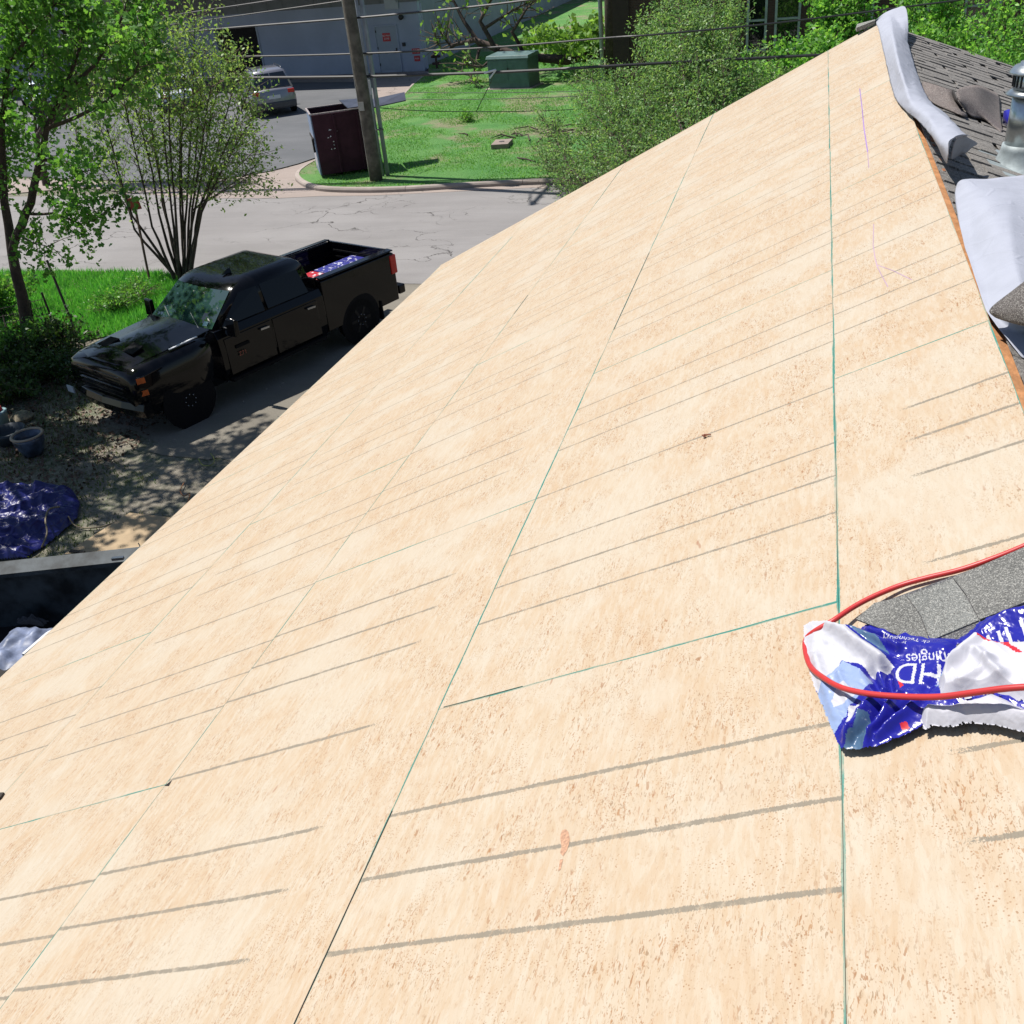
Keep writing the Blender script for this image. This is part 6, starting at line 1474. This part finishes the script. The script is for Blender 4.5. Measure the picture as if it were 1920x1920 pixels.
def nz(X, Y, f, seed, oct_=3):
    out = np.zeros(X.shape); amp = 1.0; r = np.random.default_rng(seed)
    for o_ in range(oct_):
        for k in range(5):
            a = r.uniform(0, 6.28); ff = f * (2 ** o_) * r.uniform(.7, 1.4)
            out += amp * np.sin((X * math.cos(a) + Y * math.sin(a)) * ff * 6.28 + r.uniform(0, 6.28) + 1.3 * np.sin((X * math.sin(a * 2.1) - Y * math.cos(a * 1.7)) * ff * 3.1 + r.uniform(0, 6)))
        amp *= .5
    return out / 5
def ridged(X, Y, f, seed, oct_=2): return 1 - np.minimum(1, np.abs(nz(X, Y, f, seed, oct_)) * 1.6)

wr = thing('plastic_wrapper', 'torn blue and white plastic wrapper with upside down HD print on the bare wood', 'wrapper', (0.2, 1.6, 5.2))
RIDGES = [((0.510, 1.822), (0.399, 1.652), .028, .015), ((0.464, 1.785), (0.366, 1.684), .016, .010), ((0.483, 1.458), (0.410, 1.575), .022, .012), ((0.447, 1.439), (0.374, 1.548), .016, .009),
          ((0.421, 1.451), (0.336, 1.514), .014, .008), ((0.549, 1.725), (0.504, 1.481), .010, .014), ((0.365, 1.701), (0.273, 1.650), .010, .02), ((0.496, 1.671), (0.471, 1.532), .006, .008), ((0.213, 1.721), (0.059, 1.691), .02, .03)]
VALL = [((0.432, 1.645), (0.410, 1.560), .020, .010), ((0.396, 1.633), (0.392, 1.570), .018, .009), ((0.452, 1.799), (0.364, 1.706), .012, .006), ((0.472, 1.451), (0.398, 1.543), .012, .006), ((0.435, 1.448), (0.355, 1.534), .010, .005), ((0.251, 1.663), (0.323, 1.547), .01, .012)]
def h_base(X, Y, d):
    tc = (0.338, 1.641); flat = 1 - .8 * np.exp(-(((X - tc[0]) / .075) ** 2 + ((Y - tc[1]) / .06) ** 2))
    h = 0.028 + flat * (0.005 * nz(X, Y, 7, 3) + 0.004 * ridged(X, Y, 11, 5, 1)) + 0.0008 * nz(X, Y, 40, 8)
    for a, c, hh, w in RIDGES: h += hh * np.exp(-(seg_dist(X, Y, a, c) / w) ** 2)
    for a, c, hh, w in VALL: h -= hh * np.exp(-(seg_dist(X, Y, a, c) / w) ** 2)
    f = np.clip(d / .03, 0, 1); return np.maximum(.0035, .008 + (h - .008) * (.5 + .5 * f * f * (3 - 2 * f)))
base_poly = [(0.581, 1.867), (0.559, 1.875), (0.523, 1.860), (0.490, 1.822), (0.455, 1.804), (0.420, 1.813), (0.353, 1.764), (0.290, 1.718), (0.250, 1.695), (0.224, 1.699), (0.193, 1.716), (0.160, 1.730), (0.115, 1.732), (0.054, 1.716), (0.105, 1.435), (0.162, 1.432), (0.216, 1.462), (0.325, 1.471), (0.345, 1.462), (0.381, 1.447), (0.422, 1.434), (0.452, 1.432), (0.496, 1.444), (0.506, 1.474), (0.531, 1.566), (0.551, 1.638), (0.574, 1.749)]
regs = [(1, [(0.592, 1.905), (0.502, 1.867), (0.453, 1.803), (0.475, 1.789), (0.378, 1.633), (0.425, 1.631), (0.446, 1.665), (0.488, 1.695), (0.542, 1.614), (0.588, 1.728)]),
        (2, [(0.547, 1.616), (0.486, 1.695), (0.444, 1.645), (0.429, 1.617), (0.466, 1.555), (0.480, 1.517), (0.511, 1.479)]),
        (1, [(0.472, 1.541), (0.451, 1.550), (0.461, 1.519), (0.483, 1.486)]),
        (1, [(0.499, 1.610), (0.483, 1.621), (0.461, 1.582), (0.477, 1.558), (0.504, 1.547), (0.510, 1.568)]),
        (3, [(0.496, 1.438), (0.466, 1.471), (0.452, 1.508), (0.435, 1.512), (0.439, 1.454), (0.461, 1.426)]),
        (3, [(0.480, 1.802), (0.458, 1.805), (0.415, 1.754), (0.383, 1.667)]),
        (4, [(0.375, 1.588), (0.368, 1.589), (0.365, 1.572), (0.372, 1.568)]), (4, [(0.379, 1.469), (0.367, 1.474), (0.364, 1.462), (0.376, 1.454)])]
txts = [('HD', (0.291, 1.616), (0.373, 1.645), (0.301, 1.558), 1),
        ('Shingles', (0.262, 1.644), (0.353, 1.673), (0.266, 1.609), 1),
        ('ck Technology', (0.301, 1.688), (0.398, 1.758), (0.305, 1.671), 1),
        ('ling Area', (0.348, 1.699), (0.404, 1.740), (0.351, 1.686), 1),
        ('Tim', (0.109, 1.680), (0.218, 1.660), (0.105, 1.616), 1)]
film('printed_film', base_poly, h_base, regs, txts, wr, .0015, .0016, 1)
def h_right(X, Y, d):
    h = .046 + .010 * ridged(X, Y, 6, 22, 1) + .004 * nz(X, Y, 9, 24)
    for a, c, hh, w in (((0.292, 1.563), (0.209, 1.632), .02, .014), ((0.214, 1.594), (0.182, 1.513), .016, .01), ((0.257, 1.516), (0.194, 1.563), .012, .01)): h += hh * np.exp(-(seg_dist(X, Y, a, c) / w) ** 2)
    f = np.clip(d / .02, 0, 1); return .028 + (h - .028) * f
film('torn_white_film', [(0.303, 1.521), (0.300, 1.560), (0.278, 1.596), (0.258, 1.638), (0.237, 1.660), (0.206, 1.654), (0.166, 1.625), (0.125, 1.615), (0.066, 1.605), (0.096, 1.441), (0.171, 1.466), (0.204, 1.500), (0.259, 1.500)], h_right,
     [(5, [(0.302, 1.576), (0.277, 1.635), (0.245, 1.670), (0.197, 1.651), (0.239, 1.624), (0.286, 1.555)]), (2, [(0.309, 1.523), (0.310, 1.557), (0.295, 1.564), (0.303, 1.521)]), (4, [(0.206, 1.633), (0.166, 1.614), (0.139, 1.567), (0.148, 1.567), (0.173, 1.605), (0.206, 1.623)])], [], wr, .0016, .004, 2, 1)
def h_bot(X, Y, d):
    f = np.clip(d / .030, 0, 1); f = np.sin(f * 1.5708); return .022 + .026 * f + .005 * ridged(X, Y, 10, 31, 1) * f + .001 * nz(X, Y, 45, 33)
film('rolled_white_film', [(0.340, 1.491), (0.325, 1.510), (0.276, 1.492), (0.232, 1.494), (0.206, 1.503), (0.186, 1.481), (0.155, 1.441), (0.099, 1.439), (0.116, 1.378), (0.176, 1.397), (0.212, 1.424), (0.260, 1.443), (0.292, 1.441), (0.319, 1.455), (0.335, 1.448), (0.341, 1.475)], h_bot, [], [], wr, .0016, .0022, 3, 1)

hp = [(0.626, 1.989, 5.342), (0.516, 1.953, 5.288), (0.454, 1.935, 5.260), (0.393, 1.927, 5.230), (0.331, 1.930, 5.200), (0.277, 1.926, 5.176), (0.220, 1.901, 5.157), (0.175, 1.872, 5.142), (0.131, 1.832, 5.128), (0.096, 1.821, 5.104), (0.077, 1.821, 5.077), (0.075, 1.783, 5.076), (0.086, 1.704, 5.095), (0.112, 1.632, 5.128), (0.146, 1.575, 5.157), (0.193, 1.536, 5.184), (0.247, 1.506, 5.213), (0.306, 1.475, 5.250), (0.361, 1.453, 5.290), (0.399, 1.440, 5.316), (0.440, 1.428, 5.338), (0.508, 1.408, 5.371)]
hs = MB().tube(catmull([Vector(q) for q in hp], 6), 0.0062, 12)
tag(hs.build('air_hose', mat('red_rubber_hose', (0.44, 0.028, 0.028), 0.42, var=0.05, bump=0), smooth=True), 'red rubber air hose looping over the torn wrapper and the grey shingle', 'hose')

# ================================================================ yard below the eave
M_TARP = glossy('blue_tarp', (0.008, 0.010, 0.11), 0.38, .9, 14)
tpoly = [(-12.086, 9.430, 0.000), (-11.079, 9.615, 0.000), (-10.758, 9.746, 0.000), (-10.357, 9.779, 0.000), (-9.936, 9.815, 0.000), (-9.583, 9.515, 0.000), (-9.342, 9.120, 0.000), (-9.331, 8.783, 0.000), (-9.358, 8.441, 0.000), (-9.419, 8.158, 0.000), (-10.583, 7.819, 0.000)]
tp2 = [(q[0], q[1]) for q in tpoly]
TX, TY = np.meshgrid(np.linspace(-11.6, max(q[0] for q in tp2), 260), np.linspace(min(q[1] for q in tp2), max(q[1] for q in tp2), 200), indexing='ij')
td = np.full(TX.shape, 9.0)
for i in range(len(tp2)): td = np.minimum(td, seg_dist(TX, TY, tp2[i], tp2[(i + 1) % len(tp2)]))
TZ = np.clip(td / .25, 0, 1) ** .6 * (.12 + .15 * ridged(TX, TY, 1.0, 41, 2) + .05 * nz(TX, TY, 1.3, 42, 3) + .05 * ridged(TX, TY, 2.6, 47, 2)) + .004
tin = in_poly(TX, TY, tp2)
b = MB(); ids = {}
for i in range(259):
    for j in range(199):
        if tin[i, j] and tin[i + 1, j] and tin[i + 1, j + 1] and tin[i, j + 1]:
            f = []
            for a, c in ((i, j), (i + 1, j), (i + 1, j + 1), (i, j + 1)):
                if (a, c) not in ids: ids[(a, c)] = len(b.v); b.v.append((TX[a, c], TY[a, c], TZ[a, c]))
                f.append(ids[(a, c)])
            b.f.append(tuple(f))
tag(b.build('blue_tarp', M_TARP, smooth=True), 'crumpled glossy dark blue tarp heaped on the ground at the left edge', 'tarp')
M_CORD = mat('tan_cord', (0.20, 0.16, 0.10), .7, bump=0)
def cord(pts, r, label, m=M_CORD):
    tag(MB().tube(catmull([Vector(q) for q in pts], 5), r, 6).build('cord', m, smooth=True), label, 'cord')
cord([(-9.473, 9.034, 0.260), (-9.567, 8.936, 0.270), (-9.473, 8.724, 0.240), (-9.275, 8.484, 0.200), (-9.260, 8.306, 0.100)], .012, 'tan cord looping over the crumpled blue tarp')
cord([(-9.379, 9.021, 0.120), (-9.268, 8.961, 0.020), (-9.026, 8.926, 0.020), (-8.796, 9.024, 0.020), (-8.630, 9.277, 0.020)], .010, 'tan cord running from the tarp to the wooden board on the ground')
cord([(-8.335, 10.233, 0.020), (-8.249, 9.999, 0.030), (-8.106, 9.868, 0.030), (-8.060, 9.947, 0.030), (-7.942, 9.672, 0.030), (-7.911, 9.412, 0.020), (-7.853, 9.148, 0.020), (-7.943, 9.004, 0.020)], .008, 'dull orange cord snaking on the dirt close to the eave', mat('dull_orange_cord', (0.28, 0.12, 0.05), .7, bump=0))
cord([(-8.413, 11.114, 0.020), (-8.229, 10.914, 0.030), (-8.189, 10.754, 0.030), (-8.338, 10.755, 0.020), (-8.519, 10.933, 0.020)], .008, 'yellow-green loop of wire on the thin grass close to the eave', mat('yellow_green_wire', (0.22, 0.24, 0.06), .7, bump=0))
off = [(-8.651, 9.348, 0.000), (-7.809, 9.306, 0.000), (-7.273, 8.320, 0.000), (-8.921, 8.302, 0.000)]
b = MB(); b.hexa([(q[0], q[1], .02) for q in off] + [(q[0], q[1], .034) for q in off])
tag(b.build('wood_offcut', mat('offcut_wood', (0.34, 0.25, 0.15), .8, var=.12, scale=5)), 'pale wooden sheet lying on the dirt beyond the black trailer wall', 'board')
b = MB(); b.bar((-8.821, 8.310, 0.080), (-8.603, 8.303, 0.080), .05, .02); tag(b.build('wood_strip', M_DARKW), 'short dark stick lying on the corner of the wooden sheet', 'stick')
# black dump trailer
M_TRL = mat('black_trailer_steel', (0.016, 0.02, 0.023), 0.6, var=.2, c2=(0.075, 0.09, 0.10), scale=3.5, bump=0.2, bscale=10, spec=0.2)
M_TRIN = mat('shade_black_interior', (0.010, 0.009, 0.009), 0.8)  # tree shade inside the trailer, painted in as near-black
A = Vector((-7.839, 6.451, 1.250)); B = Vector((-6.446, 6.926, 1.250)); tu_ = (B - A).normalized(); tn_ = Vector((tu_.y, -tu_.x, 0)); tn_ = tn_ if tn_.y < 0 else -tn_
tro = A - Vector((0, 0, 1.25))
trl = thing('dump_trailer', 'black steel dump trailer full of rubbish, standing under the eave at the left edge', 'trailer', tro)
def TL(a, c, z): return tu_ * a + tn_ * c + Vector((0, 0, z))
def tbox(name, a0, a1, c0, c1, z0, z1, m):
    b = MB(); b.hexa([TL(a0, c0, z0), TL(a1, c0, z0), TL(a1, c1, z0), TL(a0, c1, z0), TL(a0, c0, z1), TL(a1, c0, z1), TL(a1, c1, z1), TL(a0, c1, z1)]); return b.build(name, m, trl)
Lt = (B - A).length + .5
tbox('end_wall', -1.2, Lt, -.02, .03, .45, 1.22, M_TRL)
b = MB(); b.hexa([TL(-1.2, -.04, 1.22), TL(Lt, -.04, 1.22), TL(Lt, .12, 1.16), TL(-1.2, .12, 1.16), TL(-1.2, -.04, 1.27), TL(Lt, -.04, 1.27), TL(Lt, .12, 1.21), TL(-1.2, .12, 1.21)]); b.build('top_rail', M_TRL, trl)
tbox('side_wall', Lt, Lt + .05, -.02, 4.6, .45, 1.24, M_TRL); tbox('side_wall', -1.25, -1.2, -.02, 4.6, .45, 1.24, M_TRL)
tbox('floor', -1.2, Lt, .03, 4.6, .42, .48, M_TRIN); tbox('tail_wall', -1.2, Lt, 4.55, 4.6, .48, 1.24, M_TRL)
for c in (1.4, 2.4):
    for a in (-1.4, Lt + .2):
        pass
b = MB(); b.bar((-6.619, 6.700, 1.280), (-6.502, 6.736, 1.280), .035, .03); o = b.build('latch_bar', M_CHROME, trl); o.location = -tro
b = MB(); b.tube([(-6.434, 6.918, 1.270), (-6.477, 6.983, 1.270), (-6.490, 6.987, 1.300)], .006, 5); o = b.build('wire_hook', M_CHROME, trl); o.location = -tro
def debris(name, px, z, size, m, seed, label, cat, flat=.5):
    r = np.random.default_rng(seed); b = MB(); k = 9
    G_ = [[(px[0] + (i / k - .5) * size[0] + r.normal(0, size[0] * .04), px[1] + (j / k - .5) * size[1] + r.normal(0, size[1] * .04), z + flat * size[0] * abs(r.normal(0, .35)) * (1 if 0 < i < k and 0 < j < k else .2)) for j in range(k + 1)] for i in range(k + 1)]
    o = b.grid(G_).build(name, m, None, smooth=True, subsurf=1); return tag(o, label, cat)
z_ = .75
debris('crumpled_bag', (-7.253, 5.737, 0.800), .8, (.42, .62), mat('dirty_blue_white_film', (0.15, 0.18, 0.27), .5, var=.4, scale=6), 1, 'crumpled pale blue plastic bag in the trailer at the left edge', 'bag')
debris('grey_rag', (-7.531, 6.689, 0.600), .6, (.3, .2), mat('grey_rag_cloth', (0.07, 0.07, 0.075), .8), 3, 'grey rag in the dark trailer, middle', 'rag')
debris('white_scrap', (-7.330, 6.077, 0.700), .7, (.12, .10), WHITE, 4, 'small white scrap of film in the trailer', 'scrap')
debris('grey_rag', (-7.614, 6.336, 0.600), .6, (.36, .1), mat('grey_rag_cloth2', (0.07, 0.07, 0.075), .8), 6, 'long grey strip of rag in the trailer, farther left', 'rag')
debris('teal_scrap', (-8.021, 6.445, 0.800), .8, (.1, .16), mat('teal_plastic', (0.10, 0.16, 0.16), .5), 7, 'small pale teal scrap at the left edge of the trailer', 'scrap')
b = MB(); b.bar((-6.839, 5.461, 1.000), (-6.814, 5.788, 1.000), .03, .03); b.bar((-6.814, 5.788, 1.000), (-6.771, 5.861, 1.000), .03, .03); b.bar((-6.751, 5.413, 1.000), (-6.712, 5.705, 1.000), .012, .012)
tag(b.build('white_strip', WHITE), 'thin white strip sticking out of the trailer along the eave', 'strip')
# pots and buckets at the far left
pc = Vector((-11.444, 10.826, 0.000)); pot = thing('plant_pot', 'blue grey garden pot with a pale rim standing on the shaded dirt', 'plant pot', pc)
b = MB(); b.lathe([(.15, 0), (.19, .1), (.235, .26), (.24, .32), (.215, .32), (.2, .2), (.18, .15)], 28, (0, 0, 0)); b.build('body', mat('blue_glaze', (0.05, 0.07, 0.11), .3, var=.6, scale=6, bump=0), pot, smooth=True)
b = MB(); b.lathe([(.235, .315), (.255, .325), (.25, .345), (.215, .345), (.212, .325)], 28, (0, 0, 0), cap=False); b.build('rim', mat('tan_clay_rim', (0.30, 0.23, 0.17), .7), pot, smooth=True)
b = MB(); b.lathe([(.195, .18), (.1, .19), (.01, .19)], 20, (0, 0, 0)); b.build('soil', M_DARKIN, pot)
pc = Vector((-11.538, 10.299, 0.000)); pot = thing('plant_pot', 'dark low pot at the left edge behind the blue grey pot', 'plant pot', Vector((-12.148, 11.152, 0.000)))
b = MB(); b.lathe([(.2, 0), (.27, .16), (.28, .22), (.255, .22), (.23, .12), (.2, .06)], 26, (0, 0, 0)); b.build('body', mat('dark_blue_plastic', (0.02, 0.03, 0.042), .6, bump=0), pot, smooth=True)
bc = Vector((-12.744, 11.631, -0.000)); bk = thing('bucket', 'pale teal bucket with a red lid scrap on it, cut by the left edge', 'bucket', bc)
b = MB(); b.lathe([(.13, 0), (.155, .25), (.165, .26), (.165, .29), (.14, .295)], 24, (0, 0, 0)); b.build('body', mat('pale_teal_plastic', (0.22, 0.33, 0.35), .4, bump=0), bk, smooth=True)
b = MB(); b.lathe([(.1, .29), (.11, .31), (.1, .36), (.03, .38)], 18, (0, 0, 0)); b.build('lid', M_RED, bk)
b = MB(); r_ = np.random.default_rng(5)
b.lathe([(.02, -.03), (.17, 0), (.2, .06), (.12, .13), (.02, .15)], 9, (-12.545, 11.910, 0.000)); tag(b.build('rock', mat('tan_rock', (0.20, 0.17, 0.12), .9, var=.4, scale=9, bump=.5)), 'tan rock on the shaded dirt right of the teal bucket', 'rock')
